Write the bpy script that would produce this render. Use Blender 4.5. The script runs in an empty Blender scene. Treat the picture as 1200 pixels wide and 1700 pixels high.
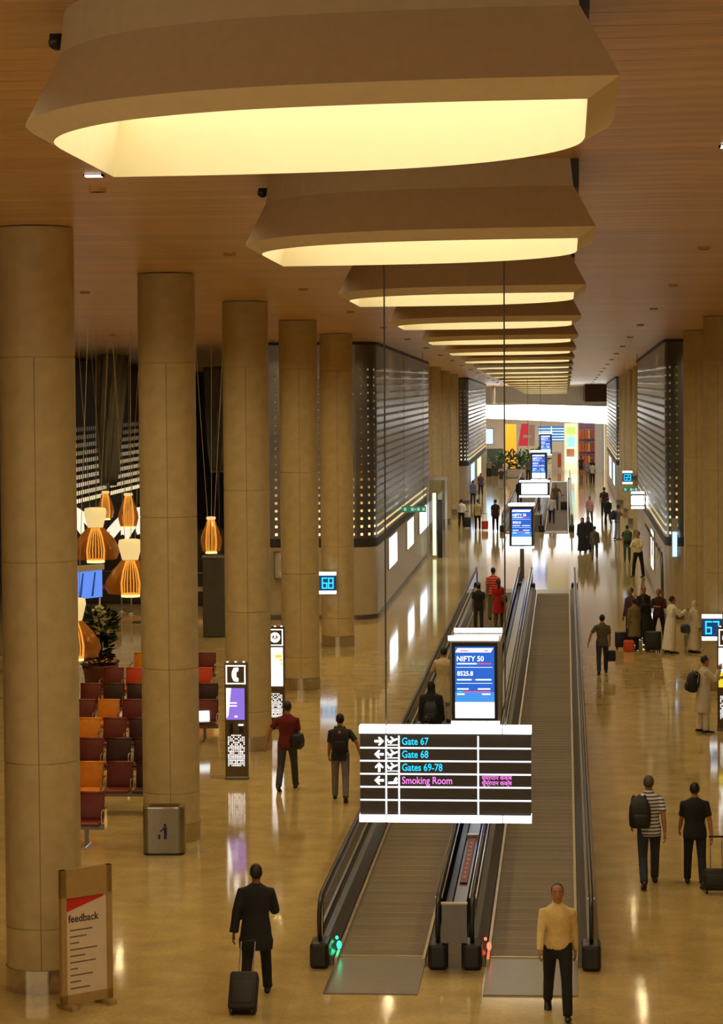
import bpy, bmesh, math, random
from mathutils import Vector, Matrix
random.seed(7)
R = math.radians
SC = bpy.context.scene
COL = SC.collection

# ------------------------------------------------------------------ camera, world, exposure
CAM_H = 8.0
cd = bpy.data.cameras.new('camera'); cam = bpy.data.objects.new('camera', cd); COL.objects.link(cam)
cd.sensor_fit = 'VERTICAL'; cd.sensor_height = 24.0; cd.lens = 4300.0 * 24.0 / 1700.0
cd.shift_y = -50.0 / 1700.0
cd.clip_start = 0.5; cd.clip_end = 600
cam.location = (0, 0, CAM_H)
cam.rotation_mode = 'XYZ'
cam.matrix_world = (Matrix.Translation((0, 0, CAM_H)) @ Matrix.Rotation(0.0786869, 4, 'Z')
                    @ Matrix.Rotation(math.pi / 2 - 0.0382, 4, 'X') @ Matrix.Rotation(-0.007854, 4, 'Z'))
SC.camera = cam
w = bpy.data.worlds.new('world'); SC.world = w; w.use_nodes = True
w.node_tree.nodes['Background'].inputs[0].default_value = (1.0, 0.80, 0.50, 1)
w.node_tree.nodes['Background'].inputs[1].default_value = 0.42
vs = SC.view_settings
vs.view_transform = 'Standard'; vs.look = 'None'; vs.gamma = 1.0; vs.use_curve_mapping = False
vs.exposure = 1.0
SC.cycles.max_bounces = 7; SC.cycles.diffuse_bounces = 4; SC.cycles.glossy_bounces = 3; SC.cycles.transparent_max_bounces = 16
SC.cycles.caustics_reflective = False; SC.cycles.caustics_refractive = False

LIGHT_CAP = 3.0        # luminous ceiling inside each leaf lantern
DOWN = 2170.0           # added recessed fill downlights
WARM = (1.0, 0.75, 0.38)
COOL = (0.86, 0.95, 1.0)

# ------------------------------------------------------------------ materials
def lin(c):
    return tuple((x / 255 / 12.92) if x / 255 <= 0.04045 else ((x / 255 + 0.055) / 1.055) ** 2.4 for x in c)
MATS = {}
def mat(name, rgb, rough=0.5, metal=0.0, em=None, es=0.0, vary=0.0, scale=8.0, bump=0.0, spec=0.5, objvary=0.0, stretch=None, coat=0.0):
    """procedural principled material; rgb is a linear albedo"""
    if name in MATS: return MATS[name]
    m = bpy.data.materials.new(name); m.use_nodes = True
    nt = m.node_tree; b = nt.nodes['Principled BSDF']
    b.inputs['Base Color'].default_value = (*rgb, 1); b.inputs['Roughness'].default_value = rough
    b.inputs['Metallic'].default_value = metal; b.inputs['Specular IOR Level'].default_value = spec
    if coat: b.inputs['Coat Weight'].default_value = coat; b.inputs['Coat Roughness'].default_value = 0.1
    if em is not None:
        b.inputs['Emission Color'].default_value = (*em, 1); b.inputs['Emission Strength'].default_value = es
    if vary or bump:
        tc = nt.nodes.new('ShaderNodeTexCoord'); mp = nt.nodes.new('ShaderNodeMapping')
        if stretch: mp.inputs['Scale'].default_value = stretch
        nz = nt.nodes.new('ShaderNodeTexNoise'); nz.inputs['Scale'].default_value = scale; nz.inputs['Detail'].default_value = 6
        nt.links.new(tc.outputs['Object'], mp.inputs[0]); nt.links.new(mp.outputs[0], nz.inputs['Vector'])
        if vary:
            mr = nt.nodes.new('ShaderNodeMapRange'); mr.inputs[1].default_value = 0.3; mr.inputs[2].default_value = 0.7
            mr.inputs[3].default_value = 1 - vary; mr.inputs[4].default_value = 1 + vary
            nt.links.new(nz.outputs['Fac'], mr.inputs[0])
            mx = nt.nodes.new('ShaderNodeVectorMath'); mx.operation = 'SCALE'; mx.inputs[0].default_value = rgb
            out = mr.outputs[0]
            if objvary:
                oi = nt.nodes.new('ShaderNodeObjectInfo'); m2 = nt.nodes.new('ShaderNodeMapRange')
                m2.inputs[3].default_value = 1 - objvary; m2.inputs[4].default_value = 1 + objvary
                nt.links.new(oi.outputs['Random'], m2.inputs[0])
                mm = nt.nodes.new('ShaderNodeMath'); mm.operation = 'MULTIPLY'
                nt.links.new(mr.outputs[0], mm.inputs[0]); nt.links.new(m2.outputs[0], mm.inputs[1]); out = mm.outputs[0]
            nt.links.new(out, mx.inputs['Scale']); nt.links.new(mx.outputs[0], b.inputs['Base Color'])
        if bump:
            bp = nt.nodes.new('ShaderNodeBump'); bp.inputs['Strength'].default_value = bump; bp.inputs['Distance'].default_value = 0.02
            nt.links.new(nz.outputs['Fac'], bp.inputs['Height']); nt.links.new(bp.outputs[0], b.inputs['Normal'])
    MATS[name] = m
    return m
def emis(name, rgb, s):
    s *= 0.5            # display brightness under the exposure above
    return mat(name, tuple(min(1, c) * 0.5 for c in rgb), 0.4, em=rgb, es=s)

def glass_mat(name, tint=(0.93, 0.97, 0.98), ior=1.5, rough=0.02, boost=1.0):
    m = bpy.data.materials.new(name); m.use_nodes = True; nt = m.node_tree; nt.nodes.clear()
    o = nt.nodes.new('ShaderNodeOutputMaterial'); mx = nt.nodes.new('ShaderNodeMixShader')
    t = nt.nodes.new('ShaderNodeBsdfTransparent'); t.inputs[0].default_value = (*tint, 1)
    g = nt.nodes.new('ShaderNodeBsdfGlossy'); g.inputs['Roughness'].default_value = rough
    fr = nt.nodes.new('ShaderNodeFresnel'); fr.inputs[0].default_value = ior
    nt.links.new(fr.outputs[0], mx.inputs[0]); nt.links.new(t.outputs[0], mx.inputs[1]); nt.links.new(g.outputs[0], mx.inputs[2])
    nt.links.new(mx.outputs[0], o.inputs[0]); MATS[name] = m
    return m
GLASS = glass_mat('balustrade_glass', (0.80, 0.84, 0.84))
AMBER = glass_mat('amber_glass', (0.74, 0.44, 0.16), 1.45, 0.05)
_nt = AMBER.node_tree; _o = _nt.nodes['Material Output']; _old = _o.inputs[0].links[0].from_socket
_d = _nt.nodes.new('ShaderNodeBsdfTranslucent'); _d.inputs[0].default_value = (0.62, 0.28, 0.07, 1)
_m = _nt.nodes.new('ShaderNodeMixShader'); _m.inputs[0].default_value = 0.35
_nt.links.new(_old, _m.inputs[1]); _nt.links.new(_d.outputs[0], _m.inputs[2]); _nt.links.new(_m.outputs[0], _o.inputs[0])

def floor_material():
    m = mat('polished_marble', (0.59, 0.435, 0.175), rough=0.075, vary=0.16, scale=1.6)
    nt = m.node_tree; b = nt.nodes['Principled BSDF']
    tc = nt.nodes.new('ShaderNodeTexCoord'); br = nt.nodes.new('ShaderNodeTexBrick')
    br.offset = 0.0; br.inputs['Scale'].default_value = 1.0; br.inputs['Mortar Size'].default_value = 0.004
    br.inputs['Brick Width'].default_value = 1.2; br.inputs['Row Height'].default_value = 4.8
    br.inputs['Color1'].default_value = (1, 1, 1, 1); br.inputs['Color2'].default_value = (0.93, 0.93, 0.92, 1)
    br.inputs['Mortar'].default_value = (0.78, 0.75, 0.70, 1)
    nt.links.new(tc.outputs['Object'], br.inputs['Vector'])
    old = b.inputs['Base Color'].links[0].from_socket
    n2 = nt.nodes.new('ShaderNodeTexNoise'); n2.inputs['Scale'].default_value = 14; n2.inputs['Detail'].default_value = 8
    nt.links.new(tc.outputs['Object'], n2.inputs['Vector'])
    mr = nt.nodes.new('ShaderNodeMapRange'); mr.inputs[1].default_value = .3; mr.inputs[2].default_value = .7
    mr.inputs[3].default_value = 0.9; mr.inputs[4].default_value = 1.1; nt.links.new(n2.outputs['Fac'], mr.inputs[0])
    v1 = nt.nodes.new('ShaderNodeVectorMath'); v1.operation = 'MULTIPLY'
    nt.links.new(old, v1.inputs[0]); nt.links.new(br.outputs['Color'], v1.inputs[1])
    v2 = nt.nodes.new('ShaderNodeVectorMath'); v2.operation = 'SCALE'
    nt.links.new(v1.outputs[0], v2.inputs[0]); nt.links.new(mr.outputs[0], v2.inputs['Scale'])
    nt.links.new(v2.outputs[0], b.inputs['Base Color'])
    return m
M_FLOOR = floor_material()
M_STONE = mat('cream_stone', (0.52, 0.415, 0.21), 0.42, vary=0.10, scale=5, bump=0.03)
M_WALLC = mat('cream_wall', (0.46, 0.39, 0.27), 0.3, vary=0.06, scale=3)
M_WOOD = mat('ceiling_wood', (0.66, 0.40, 0.18), 0.33, vary=0.22, scale=2.2, stretch=(0.6, 7, 7), objvary=0.10)
M_GAP = mat('ceiling_gap', (0.03, 0.02, 0.012), 0.9, vary=0.1)
M_LANT = mat('lantern_shell', (0.50, 0.40, 0.255), 0.6, vary=0.05, scale=12)
M_LANTIN = mat('lantern_inside', (0.86, 0.78, 0.54), 0.7, vary=0.02, scale=4)
M_CAP = emis('lantern_light', (1.0, 0.87, 0.58), LIGHT_CAP)
M_BLACK = mat('black_plastic', (0.012, 0.011, 0.011), 0.35, vary=0.1)
M_RUBBER = mat('black_rubber', (0.02, 0.02, 0.022), 0.38, vary=0.1)
M_STEEL = mat('brushed_steel', (0.55, 0.53, 0.50), 0.28, 1.0, vary=0.08, scale=40)
M_DSTEEL = mat('dark_steel', (0.20, 0.19, 0.18), 0.35, 0.9, vary=0.1, scale=30)
M_CHROME = mat('chrome', (0.75, 0.72, 0.68), 0.12, 1.0, vary=0.03)
M_BRONZE = mat('bronze_metal', (0.26, 0.17, 0.09), 0.42, 0.6, vary=0.1, scale=20)
M_BRASS = mat('brass_strip', (0.62, 0.50, 0.30), 0.3, 0.9, vary=0.06)
M_PALLET = mat('ribbed_pallet', (0.34, 0.275, 0.19), 0.42, 0.25, vary=0.12, scale=30, objvary=0.07)
M_WHITE = emis('white_tube', (0.93, 0.97, 1.0), 2.6)
M_WLINE = emis('white_line', (0.85, 0.92, 1.0), 1.6)
M_CYAN = emis('cyan_letters', (0.01, 0.55, 1.0), 1.5)
M_PINK = emis('pink_letters', (0.85, 0.22, 0.80), 1.2)
M_BOARD = mat('sign_board', (0.035, 0.028, 0.022), 0.3, vary=0.1)

# ------------------------------------------------------------------ geometry helpers
class G:
    def __init__(s): s.v = []; s.f = []
    def add(s, vs, fs):
        o = len(s.v); s.v += [tuple(p) for p in vs]; s.f += [tuple(i + o for i in f) for f in fs]; return s
    def box(s, x0, x1, y0, y1, z0, z1):
        vs = [(x, y, z) for z in (z0, z1) for y in (y0, y1) for x in (x0, x1)]
        return s.add(vs, [(0, 2, 3, 1), (4, 5, 7, 6), (0, 1, 5, 4), (1, 3, 7, 5), (3, 2, 6, 7), (2, 0, 4, 6)])
    def rbox(s, x0, x1, y0, y1, z0, z1, b=0.03, seg=2):
        bm = bmesh.new(); bmesh.ops.create_cube(bm, size=1)
        for v in bm.verts:
            v.co = Vector(((x0 + x1) / 2 + v.co.x * (x1 - x0), (y0 + y1) / 2 + v.co.y * (y1 - y0), (z0 + z1) / 2 + v.co.z * (z1 - z0)))
        bmesh.ops.bevel(bm, geom=bm.edges[:], offset=b, segments=seg, profile=0.5, affect='EDGES')
        bm.verts.index_update()
        s.add([v.co[:] for v in bm.verts], [[v.index for v in f.verts] for f in bm.faces]); bm.free(); return s
    def loft(s, rings, cap=True, closed=True):
        n = len(rings[0]); vs = [p for r in rings for p in r]; fs = []
        for i in range(len(rings) - 1):
            for j in range(n if closed else n - 1):
                k = (j + 1) % n
                fs.append((i * n + j, i * n + k, (i + 1) * n + k, (i + 1) * n + j))
        if cap:
            fs.append(tuple(range(n - 1, -1, -1))); fs.append(tuple((len(rings) - 1) * n + j for j in range(n)))
        return s.add(vs, fs)
    def tube(s, pts, r, n=8, cap=True):
        pts = [Vector(p) for p in pts]; rr = r if isinstance(r, list) else [r] * len(pts)
        rings = []; up = None
        for i, p in enumerate(pts):
            a = pts[max(0, i - 1)]; b = pts[min(len(pts) - 1, i + 1)]; t = (b - a)
            t = t.normalized() if t.length > 1e-9 else Vector((0, 0, 1))
            if up is None:
                ref = Vector((0, 1, 0)) if abs(t.y) < 0.9 else Vector((1, 0, 0)); up = (ref - t * ref.dot(t)).normalized()
            else:
                up = (up - t * up.dot(t)); up = up.normalized() if up.length > 1e-6 else Vector((1, 0, 0))
            sd = t.cross(up); q = rr[i]; ru, rv = q if isinstance(q, (list, tuple)) else (q, q)
            rings.append([(p + up * (math.cos(a2) * ru) + sd * (math.sin(a2) * rv))[:] for a2 in [2 * math.pi * j / n for j in range(n)]])
        return s.loft(rings, cap)
    def cyl(s, x, y, z0, z1, r0, r1=None, n=24, cap=True):
        r1 = r0 if r1 is None else r1
        return s.lathe(x, y, [(r0, z0), (r1, z1)], n, cap)
    def lathe(s, x, y, prof, n=24, cap=True):
        return s.loft([[(x + r * math.cos(2 * math.pi * j / n), y + r * math.sin(2 * math.pi * j / n), z) for j in range(n)] for r, z in prof], cap)
    def prism(s, poly, y0, y1):
        """polygon in XZ extruded along Y"""
        return s.loft([[(x, y0, z) for x, z in poly], [(x, y1, z) for x, z in poly]])
    def prismz(s, poly, z0, z1):
        return s.loft([[(x, y, z0) for x, y in poly], [(x, y, z1) for x, y in poly]])
    def ell(s, c, r, n=12, m=8):
        rings = []
        for i in range(m + 1):
            a = -math.pi / 2 + math.pi * (i + 0.02) / (m + 0.04); q = math.cos(a)
            rings.append([(c[0] + r[0] * q * math.cos(2 * math.pi * j / n), c[1] + r[1] * q * math.sin(2 * math.pi * j / n), c[2] + r[2] * math.sin(a)) for j in range(n)])
        return s.loft(rings)
    def text(s, body, x, y, z, size, sx=1.0, align='LEFT'):
        c = bpy.data.curves.new('t', 'FONT'); c.body = body; c.size = size; c.align_x = align; c.extrude = 0.004; c.resolution_u = 3
        c.offset = size * 0.008
        o = bpy.data.objects.new('t', c); COL.objects.link(o)
        dg = bpy.context.evaluated_depsgraph_get(); me = bpy.data.meshes.new_from_object(o.evaluated_get(dg))
        s.add([(x + v.co.x * sx, y - v.co.z, z + v.co.y) for v in me.vertices], [tuple(p.vertices) for p in me.polygons])
        bpy.data.objects.remove(o); bpy.data.curves.remove(c); bpy.data.meshes.remove(me); return s
    def mesh(s, name='mesh', smooth=False):
        me = bpy.data.meshes.new(name); me.from_pydata(s.v, [], s.f); me.update()
        bm = bmesh.new(); bm.from_mesh(me); bmesh.ops.recalc_face_normals(bm, faces=bm.faces[:]); bm.to_mesh(me); bm.free()
        if smooth: me.polygons.foreach_set('use_smooth', [True] * len(me.polygons))
        return me
    def obj(s, name, m, parent=None, smooth=False, loc=None):
        return put(name, s.mesh(name, smooth), m, parent, loc)
def put(name, me, m, parent=None, loc=None, rotz=0):
    o = bpy.data.objects.new(name, me); COL.objects.link(o)
    if not me.materials: me.materials.append(m)
    elif me.materials[0] != m:
        o.material_slots[0].link = 'OBJECT'; o.material_slots[0].material = m
    if parent: o.parent = parent
    if loc: o.location = loc
    if rotz: o.rotation_euler = (0, 0, rotz)
    return o
def autosmooth(o, ang=35):
    me = o.data; me.polygons.foreach_set('use_smooth', [True] * len(me.polygons))
    bm = bmesh.new(); bm.from_mesh(me)
    for e in bm.edges:
        if len(e.link_faces) == 2 and e.calc_face_angle(0) > R(ang): e.smooth = False
    bm.to_mesh(me); bm.free(); return o
def thing(name, label, cat, loc=(0, 0, 0), rotz=0, group=None):
    o = bpy.data.objects.new(name, None); COL.objects.link(o); o.empty_display_size = 0.2
    o.location = loc; o.rotation_euler = (0, 0, rotz); tag(o, label, cat, group); return o
def tag(o, label, cat, group=None):
    o['label'] = label; o['category'] = cat
    if group: o['group'] = group
    return o
def struct(o, label=None):
    o['kind'] = 'structure'
    if label: o['label'] = label
    return o
def empty(name, loc=(0, 0, 0)):
    o = bpy.data.objects.new(name, None); COL.objects.link(o); o.location = loc; return o
ORD = ['first', 'second', 'third', 'fourth', 'fifth', 'sixth', 'seventh', 'eighth', 'ninth', 'tenth', 'eleventh', 'twelfth', 'thirteenth', 'fourteenth', 'fifteenth', 'sixteenth', 'seventeenth', 'eighteenth']

# ------------------------------------------------------------------ the shell
def zc(y): return 10.52 - 0.0130 * y          # underside of the gently falling ceiling
YB, YF = -6.0, 262.0
fl = G().box(-26, 10, YB, YF, -0.3, 0.0).obj('floor', M_FLOOR); struct(fl, 'polished golden beige marble floor')
ce = G()
ce.add([(x, y, zc(y) + dz) for dz in (0.06, 0.3) for y in (YB, 232) for x in (-26, 10)],
       [(0, 2, 3, 1), (4, 5, 7, 6), (0, 1, 5, 4), (1, 3, 7, 5), (3, 2, 6, 7), (2, 0, 4, 6)])
ceil = ce.obj('ceiling', M_GAP); struct(ceil, 'brown wooden plank ceiling with dark gaps')
PITCH = 0.56
pl = G()
SL = 0.0130
pl.add([(x, y, -SL * y + dz) for dz in (0, 0.06) for y in (0, PITCH - 0.022) for x in (-26, 10)],
       [(0, 2, 3, 1), (4, 5, 7, 6), (0, 1, 5, 4), (1, 3, 7, 5), (3, 2, 6, 7), (2, 0, 4, 6)])
plm = pl.mesh('plank')
yy = 8.0; n = 0
while n < 290:
    put('plank', plm, M_WOOD, ceil, (0, yy, zc(yy))); yy += PITCH; n += 1
far = G(); far.add([(x, y, zc(y) + dz) for dz in (0, 0.05) for y in (yy, 231.9) for x in (-26, 10)],
       [(0, 2, 3, 1), (4, 5, 7, 6), (0, 1, 5, 4), (1, 3, 7, 5), (3, 2, 6, 7), (2, 0, 4, 6)])
far.obj('distant_boards', M_WOOD, ceil)
near = G(); near.add([(x, y, zc(y) + dz) for dz in (0, 0.05) for y in (YB, 7.98) for x in (-26, 10)],
       [(0, 2, 3, 1), (4, 5, 7, 6), (0, 1, 5, 4), (1, 3, 7, 5), (3, 2, 6, 7), (2, 0, 4, 6)])
near.obj('overhead_boards', M_WOOD, ceil)

M_DWALL = mat('dark_hall_wall', (0.030, 0.022, 0.014), 0.5, vary=0.2, scale=2)
struct(G().box(-21.2, -21, 20, 150, 0, 9.9).obj('wall_left', M_DWALL), 'dark far wall of the waiting hall')
struct(G().box(8.8, 9.0, YB, 240, 0, 10.6).obj('wall_right', M_WALLC), 'plain wall behind the right hand columns')
struct(G().box(-21, -12.0, 142, 142.3, 0, 8.8).obj('wall_hall_end', M_DWALL), 'dark end wall of the waiting hall')

# ------------------------------------------------------------------ leaf shaped lanterns
def leaf_outline():
    c = [(1.675, -0.1), (1.62, 0.38), (1.42, 0.88), (1.05, 1.36), (0.55, 1.70), (0.0, 1.90), (-0.8, 2.03), (-1.675, 2.08)]
    pts = [(1.675, -2.08), (1.675, -1.4), (1.675, -0.75)]
    P = [(1.70, -0.75)] + c + [(-2.6, 2.12)]
    for i in range(1, len(P) - 2):
        p0, p1, p2, p3 = P[i - 1], P[i], P[i + 1], P[i + 2]
        for k in range(4):
            t = k / 4
            pts.append(tuple(0.5 * (2 * p1[a] + (-p0[a] + p2[a]) * t + (2 * p0[a] - 5 * p1[a] + 4 * p2[a] - p3[a]) * t * t + (-p0[a] + 3 * p1[a] - 3 * p2[a] + p3[a]) * t ** 3) for a in (0, 1)))
    return pts + [(-x, -y) for x, y in pts]
LEAF = leaf_outline()
def lring(sx, sy, z): return [(x * sx, y * sy, z - SL * y * sy) for x, y in LEAF]
N_LANT = 17
lan = {}
lan['neck'] = G().loft([lring(.955, .955, 0.05), lring(.975, .975, -.27)], cap=False).mesh('neck')
lan['shade'] = G().loft([lring(.975, .975, -.27), lring(1.105, 1.10, -.69)], cap=False).mesh('shade')
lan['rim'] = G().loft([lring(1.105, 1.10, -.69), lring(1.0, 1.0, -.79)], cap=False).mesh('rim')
lan['lining'] = G().loft([lring(1.0, 1.0, -.79), lring(.955, .955, -.30)], cap=False).mesh('lining')
lan['light_panel'] = G().loft([lring(.955, .955, -.30), lring(.955, .955, -.26)]).mesh('light_panel')
lan['air_slot'] = G().prismz([(1.60, -1.98), (1.69, -1.98), (1.69, -0.4), (1.60, -0.4)], -.26, .04).mesh('air_slot')
g = G(); g.ell((-1.66, -0.05, -.13), (.055, .08, .055), 10, 6); g.box(-1.70, -1.55, -.08, -.02, -.12, -.08)
lan['spot_lamp'] = g.mesh('spot_lamp', True)
M_RIM = mat('lantern_rim_glow', (0.74, 0.62, 0.42), 0.6, vary=0.04, scale=12)  # lighter than the shell, standing in for lantern glow spilling onto the rim
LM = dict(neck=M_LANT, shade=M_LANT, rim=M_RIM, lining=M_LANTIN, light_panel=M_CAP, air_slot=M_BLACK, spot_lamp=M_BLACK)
for i in range(N_LANT + 2):
    y = 16.38 + 11.2 * (i - 1)
    k = i - 1
    if k < 0: lb = 'cream leaf-shaped ceiling lantern just behind the top edge of the view'
    elif k == 0: lb = 'largest cream leaf-shaped ceiling lantern, nearest, filling the top of the picture'
    elif k == N_LANT: lb = 'farthest and smallest cream leaf-shaped ceiling lantern, last of the row'
    else: lb = f'{ORD[k]} cream leaf-shaped ceiling lantern counting from the nearest one'
    if k < 0: continue
    t = thing('ceiling_lantern', lb, 'ceiling light', (-1.545, y, zc(y)), 0, 'leaf-shaped lanterns along the ceiling')
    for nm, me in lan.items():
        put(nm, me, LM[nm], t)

# ------------------------------------------------------------------ columns
CR = 0.50
drums = []
def drum_mesh(z0, z1):
    return G().lathe(0, 0, [(CR - .012, z0), (CR - .012, z0 + .006), (CR, z0 + .012), (CR, z1 - .012), (CR - .012, z1 - .006), (CR - .012, z1)], 40).mesh('drum')
for z0, z1 in ((.30, .85), (.85, 3.03), (3.03, 5.68), (5.68, 8.37)): drums.append(drum_mesh(z0, z1))
band = G().lathe(0, 0, [(CR - .01, 0), (CR + .012, 0), (CR + .012, .31), (CR - .01, .31)], 40).mesh('base_band')
seam = G().box(-.006, .006, -CR - .003, -CR + .02, .32, 8.36).mesh('seam')
def sharp(me, ang=25):
    me.polygons.foreach_set('use_smooth', [True] * len(me.polygons))
    bm = bmesh.new(); bm.from_mesh(me)
    for e in bm.edges:
        if len(e.link_faces) == 2 and e.calc_face_angle(0) > R(ang): e.smooth = False
    bm.to_mesh(me); bm.free()
for me in drums + [band]: sharp(me)
M_BAND = mat('base_band_steel', (0.58, 0.52, 0.43), 0.16, 0.9, vary=0.08, scale=20)
M_SEAM = mat('stone_seam', (0.26, 0.20, 0.11), 0.7, vary=0.1)
TOPD = {}
def column(x, y, label):
    t = thing('column', label, 'column', (x, y, 0), 0, 'round cream stone columns')
    for me in drums: put('drum', me, M_STONE, t)
    k = round(zc(y), 2)
    if k not in TOPD:
        TOPD[k] = drum_mesh(8.37, zc(y) - .004); sharp(TOPD[k])
    put('drum', TOPD[k], M_STONE, t)
    put('base_band', band, M_BAND, t)
    s = put('seam', seam, M_SEAM, t); s.rotation_euler = (0, 0, 0.12 if x < 0 else -0.3)
CL = -6.95
lab = ['round cream stone column at the left edge behind the feedback board', 'round cream stone column behind the steel litter bin',
       'round cream stone column beside the telephone kiosk', 'round cream stone column right behind the charging kiosk', 'round cream stone column carrying the gate 68 sign']
for i in range(5): column(CL, 33.8 + 11.2 * i, lab[i])
for i in range(8, 12): column(CL, 33.8 + 11.2 * i, f'{ORD[i - 8]} far cream column beyond the left perforated metal wall')
column(4.05, 67.4, 'round cream stone column carrying the gate 67 sign')
column(4.05, 78.6, 'round cream stone column just left of and behind the gate 67 column')
column(4.05, 56.2, 'round cream stone column at the far right edge beyond the frame')
for i in range(9, 13): column(3.97, 33.8 + 11.2 * i, 'far cream column carrying the gate 69 sign' if i == 9 else f'{ORD[i - 9]} far cream column beyond the right perforated metal wall')

# ------------------------------------------------------------------ recessed fill downlights, added to light the concourse and hall
M_DOWN = emis('fill_disc', WARM, DOWN)
M_DOWNC = emis('cool_fill_disc', (1.0, 0.95, 0.86), DOWN * 1.5)
dcan = G().lathe(0, 0, [(.092, -.040), (.088, -.040), (.084, .03)], 20, cap=False).mesh('baffle', True)
drim = G().lathe(0, 0, [(.115, 0.04), (.096, -.041), (.092, -.041), (.092, .04)], 20, cap=False).mesh('trim_ring')
ddisc = G().lathe(0, 0, [(.08, -.010), (.08, -.004)], 20).mesh('lamp_disc')
M_TRIM = mat('downlight_trim', (0.0, 0.0, 0.0), 1.0, spec=0.0)  # pure black so the added lamps show no lit inner wall
def fill_downlight(x, y, cool=False, label='added round fill lamp recessed in the wooden ceiling', grp='added downlights along the concourse'):
    t = thing('fill_downlight', label, 'ceiling light', (x, y, zc(y)), 0, grp)
    put('trim_ring', drim, M_WOOD, t); put('baffle', dcan, M_TRIM, t); put('lamp_disc', ddisc, M_DOWNC if cool else M_DOWN, t)
for i in range(-2, 19):
    y = 28.2 + 11.2 * i
    if y > 228: break
    for x in (-5.1, 2.1): fill_downlight(x, y, y > 108, 'added warm fill lamp recessed between two lanterns, beside the walkway' if y <= 108 else 'added white fill lamp recessed in the far ceiling beside the walkway', 'added warm downlights' if y <= 108 else 'added white downlights')
for y in (40, 51, 62, 73, 84, 95):
    fill_downlight(-9.5, y, False, 'added warm fill lamp recessed above the waiting hall', 'added hall downlights')
    fill_downlight(-13.5, y + 4, False, 'added warm fill lamp recessed above the waiting hall', 'added hall downlights')
# two short bright slot lights seen in the ceiling
M_SLOT = emis('slot_light', (1.0, 0.92, 0.8), 2.5)
for x, y, lb in ((1.55, 24.6, 'short white slot light in the right hand ceiling near the edge'), (-4.85, 26.6, 'short white slot light just beyond the nearest lantern')):
    t = thing('slot_light', lb, 'ceiling light', (x, y, zc(y)))
    G().box(-.10, .10, -.06, .06, -.02, -.0).obj('housing', M_TRIM, t)
    G().box(-.085, .085, -.065, .05, -.025, -.006).obj('lamp_strip', M_SLOT, t)


# ------------------------------------------------------------------ moving walkways
M_GREEN = emis('green_lamp', (0.02, 1.0, 0.45), 4.0)
M_RED = emis('red_lamp', (1.0, 0.12, 0.06), 3.0)
M_DECK = mat('grey_deck', (0.24, 0.22, 0.19), 0.3, 0.7, vary=0.1, scale=20)
PAL = 0.42
pg = G().box(-.62, .62, 0, PAL - .02, -.02, .022)
for k in range(1, 10): pg.box(-.62, .62, k * .041 - .004, k * .041 + .004, .022, .026)
palm = pg.mesh('pallet')
def walkway(xc, y0, y1, label, near_lamp, outer):
    """xc centre line; handrails 0.81 m either side; outer = -1 / 1 side facing the hall"""
    t = thing('moving_walkway', label, 'moving walkway', (xc, y0, 0))
    L = y1 - y0
    n = int((L - 1.2) / PAL)
    for i in range(n): put('pallet', palm, M_PALLET, t, (0, .6 + i * PAL, 0))
    for yy in (-1.6, .6 + n * PAL):
        c = G().box(-.62, .62, yy, yy + 2.2 if yy < 0 else yy + 2.0, -.01, .02).obj('landing_plate', M_DECK, t)
    for yy in (.56, .6 + n * PAL - .02): G().box(-.62, .62, yy, yy + .06, .02, .034).obj('comb', M_BRASS, t)
    for s in (-1, 1):
        x = s * .81
        G().box(x - s * .185, x - s * .225, .1, L - .1, 0, .10).obj('brass_edge', M_BRASS, t)
        d = G()
        d.loft([[(x + s * .12, yy, 0), (x + s * .12, yy, .10), (x + s * .05, yy, .24), (x - s * .05, yy, .24), (x - s * .17, yy, .10), (x - s * .17, yy, 0)] for yy in (.1, L - .1)])
        d.obj('skirt', M_DECK, t)
        npan = max(2, round((L - 1.0) / 2.4)); pw = (L - 1.0) / npan
        for i in range(npan):
            a = .5 + i * pw
            G().box(x - .006, x + .006, a + .008, a + pw - .008, .22, .91).obj('glass_panel', GLASS, t)
        pts = [(x, .30, .30), (x, .10, .33), (x, -.03, .45), (x, -.06, .62), (x, -.02, .78), (x, .12, .90), (x, .34, .95)]
        k = 8
        pts += [(x, .34 + (L - .68) * i / k, .95) for i in range(1, k)]
        pts += [(x, L - .34, .95), (x, L - .12, .90), (x, L + .02, .78), (x, L + .06, .62), (x, L + .03, .45), (x, L - .10, .33), (x, L - .3, .30)]
        G().tube(pts, (.032, .042), 8).obj('handrail', M_RUBBER, t, True)
        tr = G().box(x - .05, x + .05, .34, L - .34, .89, .922).obj('rail_guide', M_CHROME, t)
        for yy in (0.0, L):
            G().rbox(x - .13, x + .13, yy - .16, yy + .34, 0, .36, .05).obj('newel_box', M_BLACK, t, False)
    if near_lamp:
        s, m = near_lamp
        g = G(); g.ell((s * .60, .62, .17), (.035, .03, .06), 8, 6); g.obj('status_lamp', m, t, True)
        g = G(); g.ell((s * .66, .95, .20), (.022, .03, .025), 8, 6); g.obj('status_lamp', m, t, True)
    return t
walkway(-2.58, 35.1, 98.6, 'left moving walkway of the near pair, green lamp at its entrance', (-1, M_GREEN), -1)
walkway(-.49, 35.1, 98.2, 'right moving walkway of the near pair, red lamp at its entrance', (-1, M_RED), 1)
walkway(-2.58, 138, 206, 'left moving walkway of the distant pair', None, -1)
walkway(-.49, 138, 206, 'right moving walkway of the distant pair', None, 1)
M_REDP = mat('red_notice', lin((120, 40, 28)), 0.5, vary=0.1)
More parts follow.
